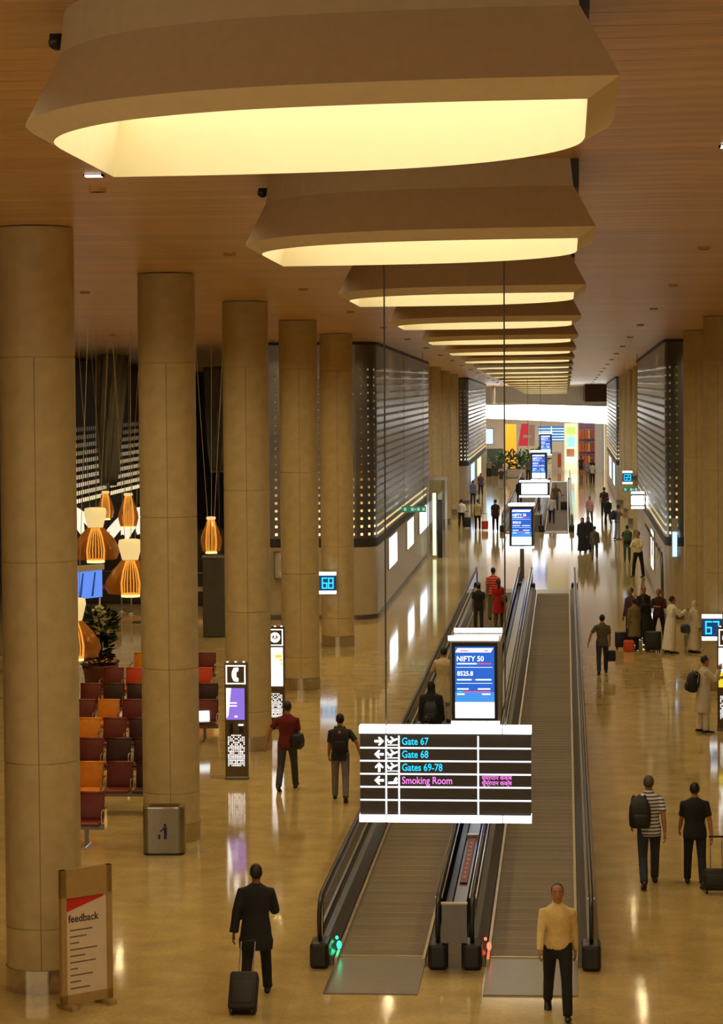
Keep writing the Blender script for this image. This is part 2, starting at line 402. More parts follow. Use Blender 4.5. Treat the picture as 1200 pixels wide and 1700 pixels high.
for y0, y1, lb in ((35.0, 98.2, 'grey steel divider panel between the near moving walkways with red notice strip'), (138, 206, 'grey steel divider panel between the distant moving walkways')):
    t = thing('walkway_divider', lb, 'divider', (-1.54, y0, 0))
    G().box(-.09, .09, .1, y1 - y0 - .1, 0, .55).obj('deck_cover', M_DECK, t)
    G().box(-.17, .17, -.02, .05, .37, .90).obj('end_panel', mat('end_panel_grey', (.20, .20, .21), .35, .6, vary=.06), t)
    G().box(-.18, .18, -.03, .06, .90, .92).obj('end_trim', M_BRASS, t)
    if y0 < 50:
        g = G().box(-.055, .055, 3.2, 6.9, .56, .58); g.obj('notice_strip', M_REDP, t)
        g = G()
        for i in range(9): g.box(-.02, .02, 3.5 + i * .36, 3.70 + i * .36, .581, .584)
        g.obj('notice_print', mat('notice_print', lin((190, 120, 90)), .5, vary=.05), t)
        G().box(-.09, .09, 7.0, 7.15, .55, .62).obj('notice_clip', M_BRASS, t)

# ------------------------------------------------------------------ overhead direction sign
def arrow(g, cx, cz, s, ang, y):
    P = [(1, 0), (.15, .85), (-.15, .85), (-.15, .62), (.25, .24), (-.95, .24), (-.95, -.24), (.25, -.24), (-.15, -.62), (-.15, -.85), (.15, -.85)]
    c, sn = math.cos(ang), math.sin(ang)
    g.prism([(cx + s * (x * c - z * sn), cz + s * (x * sn + z * c)) for x, z in P], y, y - .006)
def plane_icon(g, x, z, y):
    for P in ([(-.062, -.012), (.05, .030), (.068, .030), (.060, .010), (-.052, -.032)], [(-.012, -.004), (.022, .010), (-.016, -.040), (-.034, -.040)],
              [(-.004, .010), (.022, .020), (-.014, .052), (-.030, .052)], [(-.062, -.016), (-.044, -.008), (-.060, .022), (-.074, .022)]):
        g.prism([(x + a, z + b + .008) for a, b in P], y, y - .006)
    g.box(x - .07, x + .07, y - .006, y, z - .052, z - .042)
def direction_sign(name, label, loc, W, H, rows, wires, plain=False, tilt=0.0):
    t = thing(name, label, 'sign', loc)
    t.rotation_euler = (0, tilt, 0)
    G().box(0, W, .0, .16, .02, H - .02).obj('board', M_BOARD, t)
    bar = .092
    xs = [0, .335, W - .365, W] if not plain else [0, W]
    for i in range(len(xs) - 1):
        for z0 in (0, H - bar):
            G().box(xs[i] + (.006 if i else -.01), xs[i + 1] - .006 + (.012 if i == len(xs) - 2 else 0), -.035, .19, z0, z0 + bar).obj('light_bar', M_WHITE, t)
    if plain:
        G().box(.1, W - .1, -.012, .0, bar + .06, H - bar - .06).obj('lit_panel', M_WHITE, t)
    else:
        zr = [H - .28 - .168 * i for i in range(5)]
        for z in zr: G().box(0, W, -.010, .0, z - .010, z + .010).obj('divider', M_WLINE, t)
        for x in (.335, .50, 1.515): G().box(x - .010, x + .010, -.012, .0, bar + .01, H - bar - .03).obj('divider', M_WLINE, t)
        for i, (txt, ang, kind) in enumerate(rows):
            zc_ = H - .195 - .168 * i
            g = G(); arrow(g, .245, zc_, .062, ang, -.002); g.obj('arrow', M_WHITE, t)
            g = G()
            if kind == 'gate': plane_icon(g, .418, zc_, -.002)
            else:
                g.prism([(.36, zc_ - .045), (.47, zc_ - .045), (.49, zc_ - .03), (.47, zc_ - .005), (.485, zc_ + .02), (.465, zc_ + .045), (.44, zc_ + .02), (.43, zc_ - .015), (.36, zc_ - .02)], -.002, -.008)
            g.obj('pictogram', M_WHITE, t)
            G().text(txt, .535, -.003, zc_ - .043, .132, .80).obj('lettering', M_CYAN if kind == 'gate' else M_PINK, t)
            if kind != 'gate':
                for dz in (.015, -.055):
                    G().text('धूम्रपान कक्ष', 1.56, -.003, zc_ + dz, .075, .95).obj('lettering', M_PINK, t)
    for wx in wires:
        G().tube([(wx, .08, H), (wx, .08, zc(loc[1]) - loc[2] + .02)], .011, 6).obj('suspension_wire', M_DSTEEL, t)
    return t
direction_sign('direction_sign', 'dark overhead sign with gate and smoking room directions above the walkway', (-2.65, 33.0, 2.365), 2.19, 1.235,
               [('Gate 67', 0, 'gate'), ('Gate 68', math.pi, 'gate'), ('Gates 69-78', math.pi / 2, 'gate'), ('Smoking Room', math.pi, 'smoke')], (.33, 1.86), tilt=0.003)
direction_sign('direction_sign', 'small bright white hanging sign above the distant walkway entrance', (-2.22, 125, 2.42), 1.44, .82, [], (.42, 1.03), True)

# ------------------------------------------------------------------ screen pylons on the walkway axis
M_BLUE = emis('screen_blue', (0.02, 0.13, 0.62), 1.0)
M_BLUE2 = emis('screen_blue_light', (0.06, 0.30, 0.85), 1.0)
M_PAPER = emis('screen_white', (0.92, 0.96, 1.0), 1.8)
M_SRED = emis('screen_red', (0.85, 0.10, 0.30), 0.9)
M_STEAL = emis('screen_green', (0.05, 0.7, 0.45), 0.9)
M_GREYB = mat('pylon_metal', (0.30, 0.26, 0.20), 0.35, 0.6, vary=0.08, scale=20)
def pylon(x, y, zb, label, full):
    W, D = .98, (1.6 if full else .6)
    t = thing('screen_pylon', label, 'screen', (x, y, 0))
    G().box(.0, W, .02, D - .02, zb + .08, zb + 1.62).obj('casing', M_GREYB, t)
    p0 = 0 if y == 99.8 else .552
    G().box(W / 2 - .08, W / 2 + .08, D / 2 - .08, D / 2 + .08, p0, zb + .1).obj('post', M_DSTEEL, t)
    G().box(W / 2 - .09, W / 2 + .09, D / 2 - .2, D / 2 + .2, p0, p0 + .3).obj('post_base', M_BRONZE, t)
    for yy in ((-.02, .06), (D - .06, D + .02)):
        G().box(-.03 if yy[0] < 0 else .02, W - (.04 if yy[0] < 0 else 0), yy[0], yy[1], zb + 1.64, zb + 1.73).obj('light_bar', M_WHITE, t)
        G().box(.02, W - .02, yy[0], yy[1], zb, zb + .07).obj('light_bar', M_WHITE, t)
    G().box(.04, W - .06, 0, .03, zb + .09, zb + 1.60).obj('bezel', M_BLACK, t)
    s = G().box(.10, W - .12, -.004, .01, zb + .13, zb + 1.52).obj('display', M_BLUE, t)
    G().box(.10, W - .12, -.006, .0, zb + .45, zb + .64).obj('graphic', M_BLUE2, s)
    G().box(.10, W - .12, -.009, .0, zb + .135, zb + .445).obj('graphic', M_PAPER, s)
    G().prism([(.11, zb + 1.41), (W - .19, zb + 1.41), (W - .14, zb + 1.49), (.15, zb + 1.49)], -.009, 0).obj('graphic', M_PAPER, s)
    G().text('NIFTY 50', .13, -.006, zb + 1.24, .14, .95).obj('lettering', M_PAPER, s)
    g = G().text('8525.8', .14, -.006, zb + .96, .12, .95)
    for x0, x1, z in ((.14, .52, 1.19), (.14, .42, .88), (.5, .80, .88), (.14, .36, .70), (.54, .78, .70), (.14, .28, .60), (.62, .78, .60)): g.box(x0, x1, -.009, 0, zb + z - .012, zb + z + .012)
    for z in (1.12, .81): g.box(.12, .82, -.009, 0, zb + z - .003, zb + z + .003)
    g.obj('lettering', M_PAPER, s)
    g = G()
    for x0, x1, z in ((.53, .80, 1.19), (.45, .475, .88), (.26, .78, .648), (.2, .36, 1.44), (.66, .74, 1.44)): g.box(x0, x1, -.012, 0, zb + z - .012, zb + z + .012)
    g.obj('graphic', M_SRED, s)
    G().box(.14, .25, -.012, 0, zb + .635, zb + .66).obj('graphic', M_STEAL, s)
    b = G().box(.10, W - .12, D - .01, D + .004, zb + .13, zb + 1.52).obj('display', M_BLUE2, t)
pylon(-2.25, 49.9, 1.37, 'large blue stock market screen pylon behind the overhead sign', True)
pylon(-2.18, 99.8, 1.58, 'blue screen pylon on a dark post at the end of the near walkways', False)
pylon(-2.03, 149.8, 2.28, 'small distant blue screen pylon between the far walkways', False)
pylon(-2.01, 199.8, 2.33, 'farthest and smallest blue screen pylon near the shops', False)

# ------------------------------------------------------------------ kiosks beside the columns
M_KIOSK = mat('kiosk_bronze', (0.135, 0.095, 0.055), 0.35, 0.5, vary=0.1, scale=20)
M_PURPLE = emis('screen_purple', (0.26, 0.16, 0.72), 1.0)
M_YEL = emis('screen_yellow', (0.75, 0.62, 0.03), 1.1)
M_KW = emis('kiosk_white', (1.0, 0.97, 0.90), 1.7)
def ringpoly(g, cx, cz, r0, r1, y, a0=0, a1=360, n=20):
    P = [(cx + r1 * math.cos(R(a0 + (a1 - a0) * i / n)), cz + r1 * math.sin(R(a0 + (a1 - a0) * i / n))) for i in range(n + 1)]
    Q = [(cx + r0 * math.cos(R(a0 + (a1 - a0) * i / n)), cz + r0 * math.sin(R(a0 + (a1 - a0) * i / n))) for i in range(n, -1, -1)]
    for i in range(n): g.prism([P[i], P[i + 1], Q[n - 1 - i], Q[n - i]], y, y - .006)
def kiosk(x, y, label, kind, rot=0.0, W=.45):
    t = thing('kiosk', label, 'kiosk', (x, y, 0), rot)
    h = W / 2
    G().rbox(-h, h, 0, .22, 0, 2.38, .015, 1).obj('body', M_KIOSK, t)
    for xx in (-h + .06, 0, h - .06): G().box(xx - .02, xx + .02, .0, .04, 2.38, 2.40).obj('top_lamp', M_KW, t)
    g = G(); a = h - .025
    for x0, x1, z0, z1 in ((-a, a, 2.30, 2.325), (-a, a, 1.94, 1.965), (-a, -a + .025, 1.94, 2.325), (a - .025, a, 1.94, 2.325)): g.box(x0, x1, -.008, 0, z0, z1)
    g.obj('sign_frame', M_KW, t)
    g = G()
    if kind == 'phone':
        g.prism([(-.04, 2.27), (.05, 2.28), (.06, 2.25), (.05, 2.20), (.02, 2.195), (.012, 2.135), (.02, 2.075), (.05, 2.07), (.06, 2.02), (.05, 1.99), (-.04, 2.0), (-.075, 2.08), (-.08, 2.135), (-.075, 2.19)], 0, -.008)
    else:
        ringpoly(g, 0, 2.13, .065, .12, -.002); g.box(-.02, .02, -.009, 0, 2.12, 2.22); ringpoly(g, 0, 2.12, .03, .045, -.002, 180, 360, 8)
    g.obj('pictogram', M_KW, t)
    if kind == 'phone':
        s = G().box(-h + .03, h - .05, -.008, 0, 1.22, 1.86).obj('display', M_PURPLE, t)
        G().prism([(-h + .03, 1.25), (-h + .07, 1.3), (-h + .13, 1.86), (-h + .03, 1.86)], -.012, 0).obj('graphic', M_KW, s)
        g = G()
        for z in (1.50, 1.56): g.box(-.16, .02, -.012, 0, z - .012, z + .012)
        g.box(-.03, .03, -.012, 0, 1.27, 1.30); g.obj('graphic', M_KW, s)
        hs = G(); hs.rbox(-.13, -.07, -.06, 0, .92, 1.16, .02); hs.obj('handset', M_BLACK, t)
        G().rbox(.06, .14, -.04, 0, .95, 1.10, .01).obj('card_slot', M_BLACK, t); G().box(.05, .15, -.03, 0, 1.10, 1.13).obj('slot_light', M_KW, t)
    else:
        s = G().box(-h + .02, h - .03, -.008, 0, 1.0, 1.9).obj('display', M_KW, t)
        g = G(); g.box(.0, .16, -.012, 0, 1.66, 1.73); g.box(.10, .17, -.012, 0, 1.58, 1.64); g.box(.12, .17, -.012, 0, 1.50, 1.55); g.obj('graphic', M_YEL, s)
        if kind == 'advert': G().prism([(-h + .02, 1.0), (h - .03, 1.0), (h - .03, 1.5), (-h + .02, 1.3)], -.012, 0).obj('graphic', M_YEL, s)
    # pierced metal lattice lit from inside: mirror symmetric cells
    z0, z1 = (.27, .92) if kind == 'phone' else (.27, .84)
    rnd = random.Random(3); g = G(); nx, nz = 5, 18
    cw, chh = (h - .05) / nx, (z1 - z0) / nz
    for j in range(nz):
        for i in range(nx):
            if rnd.random() < (0.10 if j < 10 else 0.28): continue
            cx, cz = (i + .5) * cw, z0 + (j + .5) * chh; q = rnd.uniform(.30, .43)
            for s_ in (-1, 1):
                P = [(s_ * cx + cw * q * math.cos(a2), cz + chh * q * math.sin(a2) * 1.05) for a2 in [R(22 + 45 * k) for k in range(8)]]
                g.add([(px, -.006, pz) for px, pz in P], [tuple(range(8))])
    o = g.obj('lit_lattice', M_KW, t); o['kind'] = 'stuff'
    G().rbox(-h - .01, h + .01, -.01, .23, 0, .06, .01, 1).obj('plinth', M_DSTEEL, t)
kiosk(-6.66, 51.75, 'bronze telephone kiosk with purple screen and handset sign', 'phone')
kiosk(-6.72, 59.4, 'bronze charging kiosk with white screen and power symbol', 'power', W=.42)
kiosk(3.66, 59.3, 'bronze kiosk with yellow advert at the right edge of the view', 'advert')

# ------------------------------------------------------------------ gate number signs
SEG = {'a': (.0, .36, .64, .72), 'd': (0, .36, 0, .08), 'g': (0, .36, .32, .40), 'f': (0, .08, .34, .72), 'b': (.28, .36, .34, .72), 'e': (0, .08, 0, .38), 'c': (.28, .36, 0, .38)}
DIG = {'6': 'afgedc', '7': 'abc', '8': 'abcdefg', '9': 'abcdfg'}
M_GBLUE = emis('gate_panel', (0.004, 0.045, 0.16), 1.0)
M_GCYAN = emis('gate_digits', (0.03, 0.55, 0.95), 1.5)
def gate_sign(x, y, z, num, label):
    t = thing('gate_sign', label, 'sign', (x, y, z))
    W, H = .50, .66
    G().box(0, W, .02, .16, 0, H).obj('casing', M_BLACK, t)
    G().box(.01, W - .01, 0, .03, .12, H - .12).obj('panel', M_GBLUE, t)
    for z0 in (0, H - .095): G().box(-.005, W + .005, -.02, .12, z0, z0 + .095).obj('light_bar', M_WHITE, t)
    for k, ch in enumerate(num):
        g = G()
        for s_ in DIG[ch]:
            a, b, c, d = SEG[s_]; q = .47
            g.box(.075 + k * .19 + a * q, .075 + k * .19 + b * q, -.008, 0, .16 + c * q, .16 + d * q)
        g.obj('digit', M_GCYAN, t)
    G().box(W / 2 - .04, W / 2 + .04 if num != '69' else W + .25, .1, .30, .2, .4).obj('bracket', M_DSTEEL, t)
gate_sign(3.47, 66.62, 1.34, '67', 'blue illuminated gate 67 sign on the right hand column')
gate_sign(-7.44, 77.82, 1.63, '68', 'blue illuminated gate 68 sign on the left hand column')
gate_sign(2.92, 133.9, 2.70, '69', 'small distant blue illuminated gate 69 sign')

# ------------------------------------------------------------------ perforated metal gate blocks
M_JALI = mat('perforated_sheet', (0.22, 0.21, 0.20), 0.30, 0.9, vary=0.15, scale=1.2)
M_STUD = mat('bright_stud', (0.85, 0.83, 0.80), 0.22, 1.0, vary=0.05)
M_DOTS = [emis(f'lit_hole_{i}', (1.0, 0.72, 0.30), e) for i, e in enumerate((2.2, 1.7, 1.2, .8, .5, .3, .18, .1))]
M_CORN = mat('dark_cornice', (0.03, 0.026, 0.022), 0.6, vary=0.1)
def gate_block(name, label, sgn, xs, y0, y1, width, far=False):
    """sgn -1: block stands left of the concourse, its bright side faces +x; xs = side plane"""
    root = empty(name, (0, 0, 0)); struct(root, label)
    rc = .8
    path = [(xs + sgn * width, y0)]
    path += [(xs + sgn * rc + sgn * -1 * rc * math.sin(R(a)), y0 + rc - rc * math.cos(R(a))) for a in range(0, 91, 10)]
    path += [(xs, y1), (xs + sgn * width, y1)]
    # stone base wall
    z1 = 2.45
    P = path if sgn < 0 else path[::-1]
    G().loft([[(x, y, z) for x, y in P] for z in (0.16, z1)]).obj('base_wall', M_WALLC, root)
    Q = [(x - sgn * .015 if abs(x - xs) < 1.2 else x, y - .015) for x, y in P]
    G().loft([[(x, y, z) for x, y in Q] for z in (0, .16)]).obj('skirting', M_DSTEEL, root)
    zt = 2.75
    top = lambda y: zc(y) - .10
    G().loft([[(x, y, z1) for x, y in P], [(x, y, zt) for x, y in P]]).obj('reveal', M_CORN, root)
    G().loft([[(x, y, zt) for x, y in P], [(x, y, top(y)) for x, y in P]]).obj('metal_sheet', M_JALI, root)
    O = [(x - sgn * .05 if abs(x - xs) < 1.2 else x, y - .05) for x, y in P]
    G().loft([[(x, y, top(y)) for x, y in O], [(x, y, zc(y) - .005) for x, y in O]]).obj('cornice', M_CORN, root)
    # sheet joints, real recess strips
    # rows of pressed studs and lit holes following the wall
    seg = []; acc = 0
    for a, b in zip(path[:-2], path[1:-1]):
        l = math.hypot(b[0] - a[0], b[1] - a[1]); seg.append((acc, l, a, b)); acc += l
    step = .29
    rows = int((top(y1) - zt - .1) / .265)
    studs = G(); lit = [G() for _ in M_DOTS]
    d = .17
    while d < acc - .1:
        for s0, l, a, b in seg:
            if s0 <= d < s0 + l: break
        u = (d - s0) / l; x = a[0] + (b[0] - a[0]) * u; y = a[1] + (b[1] - a[1]) * u
        tx, ty = (b[0] - a[0]) / l, (b[1] - a[1]) / l
        nx, ny = ((ty, -tx) if sgn < 0 else (-ty, tx))
        front = d < (width - rc) + 1.1
        for r in range(rows):
            z = zt + .14 + r * .265
            h = .042
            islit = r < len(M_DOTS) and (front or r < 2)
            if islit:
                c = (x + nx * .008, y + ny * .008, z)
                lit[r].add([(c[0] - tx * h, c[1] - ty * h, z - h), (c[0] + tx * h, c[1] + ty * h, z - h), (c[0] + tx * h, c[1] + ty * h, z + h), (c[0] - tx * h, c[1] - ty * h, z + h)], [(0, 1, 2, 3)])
            else:
                k = .040 if front else .060; q = .034
                base = [(x - tx * k, y - ty * k, z - k), (x + tx * k, y + ty * k, z - k), (x + tx * k, y + ty * k, z + k), (x - tx * k, y - ty * k, z + k), (x + nx * q, y + ny * q, z + k * .3)]
                studs.add(base, [(0, 1, 4), (1, 2, 4), (2, 3, 4), (3, 0, 4)])
        d += step
    o = studs.obj('pressed_studs', M_STUD, root); o['kind'] = 'stuff'
    for r, g in enumerate(lit):
        if g.v: o = g.obj('lit_holes', M_DOTS[r], root); o['kind'] = 'stuff'
    return root
gate_block('wall_left_gate', 'left perforated metal wall with rounded corner above a cream base', -1, -6.38, 87.0, 121.0, 5.0)
gate_block('wall_right_gate', 'right perforated metal wall with rounded corner above a cream base', 1, 3.33, 87.0, 121.0, 4.0)
gate_block('wall_left_gate_far', 'distant left perforated metal wall', -1, -6.38, 171.0, 209.0, 5.0)
gate_block('wall_right_gate_far', 'distant right perforated metal wall', 1, 3.33, 171.0, 209.0, 4.0)

# light boxes and portals on the gate walls
M_LBOX = emis('lightbox_white', (0.86, 0.95, 1.0), 3.0)
M_LBOXB = emis('lightbox_blue', (0.35, 0.62, 1.0), 2.2)
M_LBOXW = emis('lightbox_warm', (1.0, 0.75, 0.35), 1.6)
def lightbox(x, y0, y1, z0, z1, sgn, m, label, acc=None):
    t = thing('light_box', label, 'light box', (x, (y0 + y1) / 2, 0)); h = (y1 - y0) / 2
    G().box(min(0, sgn * .06), max(0, sgn * .06), -h - .05, h + .05, z0 - .05, z1 + .05).obj('frame', M_STEEL, t)
    s = G().box(min(0, sgn * .07), max(0, sgn * .07), -h, h, z0, z1).obj('lit_face', m, t)
    if acc: G().box(min(0, sgn * .075), max(0, sgn * .075), -h * .6, h * .5, z0 + .3, z0 + .62).obj('print', acc, s)
lightbox(-6.38, 92.6, 96.8, 1.32, 2.4, 1, M_LBOX, 'white lit advert box nearest on the left gate wall')
lightbox(-6.38, 103.4, 107.4, 1.32, 2.42, 1, M_LBOX, 'white lit advert box in the middle of the left gate wall', M_LBOXB)
lightbox(-6.38, 112.2, 117.6, 1.42, 2.43, 1, M_LBOX, 'white lit advert box farthest along the left gate wall')
lightbox(-6.38, 173.5, 180, 1.3, 2.43, 1, M_LBOXB, 'blue lit advert box on the distant left gate wall')
lightbox(-6.38, 186, 194, 1.2, 2.43, 1, M_LBOXW, 'orange lit advert box on the distant left gate wall')
lightbox(3.33, 97.5, 100.2, .9, 2.3, -1, M_LBOX, 'white and yellow lit advert box on the right gate wall', M_YEL)
lightbox(3.33, 173, 179, 1.0, 2.43, -1, M_LBOXB, 'blue lit advert box on the distant right gate wall')
lightbox(3.33, 186, 194, 1.0, 2.43, -1, M_LBOX, 'white lit advert box on the distant right gate wall')
t = thing('light_box', 'tall narrow bluish lit panel on the right gate wall corner', 'light box', (3.62, 86.9, 0))
G().box(-.10, .10, 0, .08, 2.1, 3.4).obj('frame', M_STEEL, t); G().box(-.075, .075, -.01, .08, 2.12, 2.95).obj('lit_face', M_LBOXB, t)

M_EXIT = mat('exit_green', (0.02, 0.10, 0.055), 0.4, em=(0.02, 0.14, 0.07), es=0.5, vary=0.05)
M_EXITW = emis('exit_white', (0.6, 0.9, 0.8), 0.5)
def exit_sign(x, y, z, label, hang):
    t = thing('exit_sign', label, 'sign', (x, y, z))
    G().box(0, .95, 0, .07, 0, .24).obj('board', M_EXIT, t)
    g = G()
    for xx in (.08, .36, .60, .80): g.box(xx, xx + .10, -.006, 0, .06, .18)
    arrow(g, .52, .12, .05, math.pi, -.002); g.obj('symbols', M_EXITW, t)
    if hang:
        for xx in (.1, .85): G().tube([(xx, .035, .24), (xx, .035, zc(y) - z)], .008, 5).obj('hanger', M_DSTEEL, t)
    return t
exit_sign(-6.36, 100.5, 2.95, 'green exit sign hanging beside the left gate wall', True)
exit_sign(2.75, 126, 2.62, 'green exit sign hanging beyond the right gate wall', True)
def white_gate_sign(x, y, z, label):
    t = thing('gate_sign', label, 'sign', (x, y, z))
    G().box(0, .55, .02, .2, 0, .72).obj('casing', M_BLACK, t)
    G().rbox(.0, .55, -.02, .05, .15, .55, .05).obj('panel', M_WHITE, t)
    for z0 in (0, .62): G().box(0, .55, -.02, .12, z0, z0 + .1).obj('light_bar', M_WHITE, t)
    G().tube([(.27, .11, .72), (.27, .11, zc(y) - z)], .012, 6).obj('hanger', M_DSTEEL, t)
white_gate_sign(2.72, 108.5, 2.66, 'white lit rounded sign left of its twin by the right gate wall')
white_gate_sign(3.33, 103.5, 2.9, 'white lit rounded sign nearest the right gate wall corner')
# glass portals
def portal(x, y, h, label, sgn):
    t = thing('glass_portal', label, 'portal', (x, y, 0))
    for xx in (-.42, .42): G().box(xx - .05, xx + .05, -.06, .06, 0, h).obj('jamb', M_STEEL, t)
    G().box(-.5, .5, -.08, .08, h, h + .16).obj('head', M_CHROME, t)
    G().box(-.37, .37, -.01, .01, .05, h).obj('pane', GLASS, t)
    G().box(-.20, -.04, -.05, .05, .1, h - .6).obj('light_strip', mat('strip_glow', (.7, .7, .5), .4, em=(0.7, 0.85, 0.6), es=.6), t)
    G().box(.02, .24, -.08, .08, .0, h - .9).obj('dark_panel', M_BLACK, t)
portal(-5.86, 118.0, 3.55, 'tall steel and glass portal at the far end of the left gate wall', 1)
t = thing('slanted_post', 'dark slanted steel post with bracket arm by the right gate wall', 'post', (3.20, 86.3, 0))
G().tube([(0, 0, 0), (-.02, .1, 1.6), (-.05, .2, 2.3)], .05, 8).obj('pole', M_DSTEEL, t, True)
G().tube([(-.05, .2, 2.25), (-.55, 1.0, 3.2)], .035, 8).obj('arm', M_DSTEEL, t, True)
for k in range(5): G().box(-.45 + k * .09, -.42 + k * .09, .1, .16, 2.25 - k * .05, 2.9 - k * .1).obj('fin', M_STEEL, t)

# blade sign frame seen between the third and fourth columns
t = thing('blade_sign', 'thin steel framed panel with two small lights beside the fourth column', 'sign', (-9.62, 86.85, 0))
g = G()
for x0, x1, z0, z1 in ((-.22, .22, 2.30, 2.33), (-.22, .22, 1.40, 1.43), (-.22, -.19, 1.4, 2.33), (.19, .22, 1.4, 2.33)): g.box(x0, x1, 0, .12, z0, z1)
g.obj('frame', M_DSTEEL, t)
G().box(-.19, .19, .05, .1, 1.43, 2.30).obj('panel', M_WALLC, t)
for z in (1.45, 2.05): G().box(.08, .19, -.02, .06, z, z + .24).obj('light_bar', M_WHITE, t)

# ------------------------------------------------------------------ far end: bulkhead, glowing fascia, shops
M_BULK = mat('bulkhead_plaster', (0.50, 0.46, 0.38), 0.6, vary=0.04, scale=2)
struct(G().box(-26, 9, 232, 232.4, 5.6, 8.2).obj('wall_far_bulkhead', M_BULK), 'pale plaster bulkhead under the end of the ceiling')
struct(G().box(1.6, 3.4, 214, 231.9, 6.3, zc(214) - .02).obj('trim_1', mat('dark_brown_box', (0.055, 0.026, 0.014), .6, vary=.1)), 'dark brown boxed bulkhead at the far right')
struct(G().box(-26, 9, 256, 256.3, 0, 6).obj('wall_far', mat('shop_back_wall', (0.62, 0.58, 0.52), .6, vary=.06, scale=1)), 'pale back wall of the far shops')
struct(G().box(-26, 9, 232, 256, 5.7, 5.9).obj('ceiling_far', mat('shop_ceiling', (0.7, 0.68, 0.64), .6, vary=.04)), 'white shop ceiling at the far end')
M_FASC = emis('glowing_fascia', (0.97, 1.0, 0.98), 5.0)
ft = thing('glowing_fascia', 'long curved glowing white fascia above the far shops', 'fascia', (0, 0, 0))
N = 40
def fy(x): return 216 + 6 * math.cos((x + 2.5) / 8.0) - 3
outer = []
rings = []
for i in range(N + 1):
    x = -9.0 + 14.5 * i / N; u = i / N
    zt = 6.05 - .45 * max(0, (u - .45)) ; zb = 5.05 - .75 * u
    y = fy(x); dpt = .6
    rings.append([(x, y, zb), (x, y - .12, (zb + zt) / 2), (x, y, zt), (x, y + dpt, zt), (x, y + dpt, zb)])
autosmooth(G().loft(rings).obj('lit_band', M_FASC, ft), 40)
g = G()
for i in range(18):
    x = -6.1 + .36 * i; g.box(x, x + .16, fy(x) - .17, fy(x) - .05, 5.45, 5.62)
o = g.obj('faint_lettering', emis('fascia_letters', (0.75, 0.8, 0.85), 1.6), ft)
g = G()
rr = [[(x, fy(x) - .1, zt), (x, fy(x) + .6, zt), (x, fy(x) + .6, zt + .12), (x, fy(x) - .1, zt + .12)] for x, zt in [(-9 + 14.5 * i / N, 6.05 - .45 * max(0, i / N - .45)) for i in range(N + 1)]]
g.loft(rr).obj('top_edge', M_BULK, ft)
for x in (-6.0, 3.9):
    G().box(x - .1, x + .1, fy(x) + .2, fy(x) + .5, 6.0, zc(fy(x))).obj('hanger', M_BULK, ft)
# shop ceiling light panels
M_PANEL = emis('shop_light', (1.0, 0.97, 0.92), 9.0)
for i, (x, y) in enumerate([(-6, 238), (-1.5, 238), (3, 238), (-6, 248), (-1.5, 248), (3, 248)]):
    tag(G().box(x - 1.2, x + 1.2, y - 1.5, y + 1.5, 5.62, 5.69).obj('shop_ceiling_light', M_PANEL), 'square white light panel in the far shop ceiling', 'ceiling light', 'shop ceiling panels')
def simple(name, label, cat, parts, loc=(0, 0, 0), group=None):
    t = thing(name, label, cat, loc, 0, group)
    for pn, g, m in parts: g.obj(pn, m, t)
    return t
c_red = mat('banner_red', lin((190, 40, 45)), .5, vary=.06, em=(.55, .03, .04), es=.35)
simple('banner', 'red and white shop banner at the far end', 'banner', [('cloth', G().prism([(-.55, 0), (.30, 0), (.40, 2.0), (-.25, 2.0)], 0, .05), c_red), ('white_panel', G().box(.42, .95, 0, .05, 0, 1.9), mat('pale_pink', (.7, .5, .5), .5, vary=.05)),
        ('stripe', G().box(-.1, .7, -.02, 0, .75, 1.0), mat('banner_white', (.8, .78, .75), .5, vary=.03)), ('pole', G().box(-.6, -.54, 0, .05, -2.2, 2.0), M_STEEL), ('base', G().box(-.75, -.4, -.1, .3, -2.2, -2.1), M_STEEL)], (-3.7, 234, 2.2))
simple('orange_panel', 'orange lit shop wall panel behind the greenery', 'panel', [('panel', G().box(0, 1.0, 0, .1, 0, 4.1), mat('panel_orange', lin((235, 140, 20)), .5, vary=.05, em=(.8, .30, .02), es=.7)), ('edge', G().box(-.08, 0, -.02, .1, 0, 4.1), M_DSTEEL)], (-5.5, 238, 0))
M_BRD = emis('board_blue', (0.03, 0.16, 0.40), 1.0)
bt = thing('departure_board', 'blue and white departure board at the far end', 'screen', (-2.45, 236, 0))
G().box(0, 2.4, 0, .12, 2.55, 3.95).obj('casing', M_BRD, bt)
for k in range(5): G().box(.04, 2.36, -.02, 0, 2.68 + k * .25, 2.74 + k * .25).obj('row', M_PAPER, bt)
G().box(1.15, 1.22, -.025, 0, 2.6, 3.9).obj('divider', M_PAPER, bt)
for x in (.2, 2.2): G().box(x - .05, x + .05, .02, .1, 0, 2.56).obj('post', M_STEEL, bt)
M_CREAM = mat('shop_cream', (.75, .68, .50), .5, vary=.05, em=(1, .9, .6), es=.35)
simple('shop_kiosk', 'cream lit shop kiosk with green and yellow sign', 'kiosk', [('body', G().box(0, 1.15, 0, 1.2, 0, 4.2), M_CREAM), ('sign', G().box(.2, 1.0, -.04, 0, 3.2, 3.9), emis('kiosk_green', (.5, .75, .15), 1.2)),
        ('screen', G().box(.25, .95, -.04, 0, 2.1, 3.0), emis('kiosk_teal', (.3, .7, .85), 1.2)), ('counter', G().box(.1, 1.1, -.3, 0, .9, 1.0), M_WHITE), ('shelf', G().box(.2, .9, -.04, 0, 1.2, 1.9), mat('kiosk_shelf', (.8, .35, .2), .5, vary=.1))], (-.1, 234, 0))
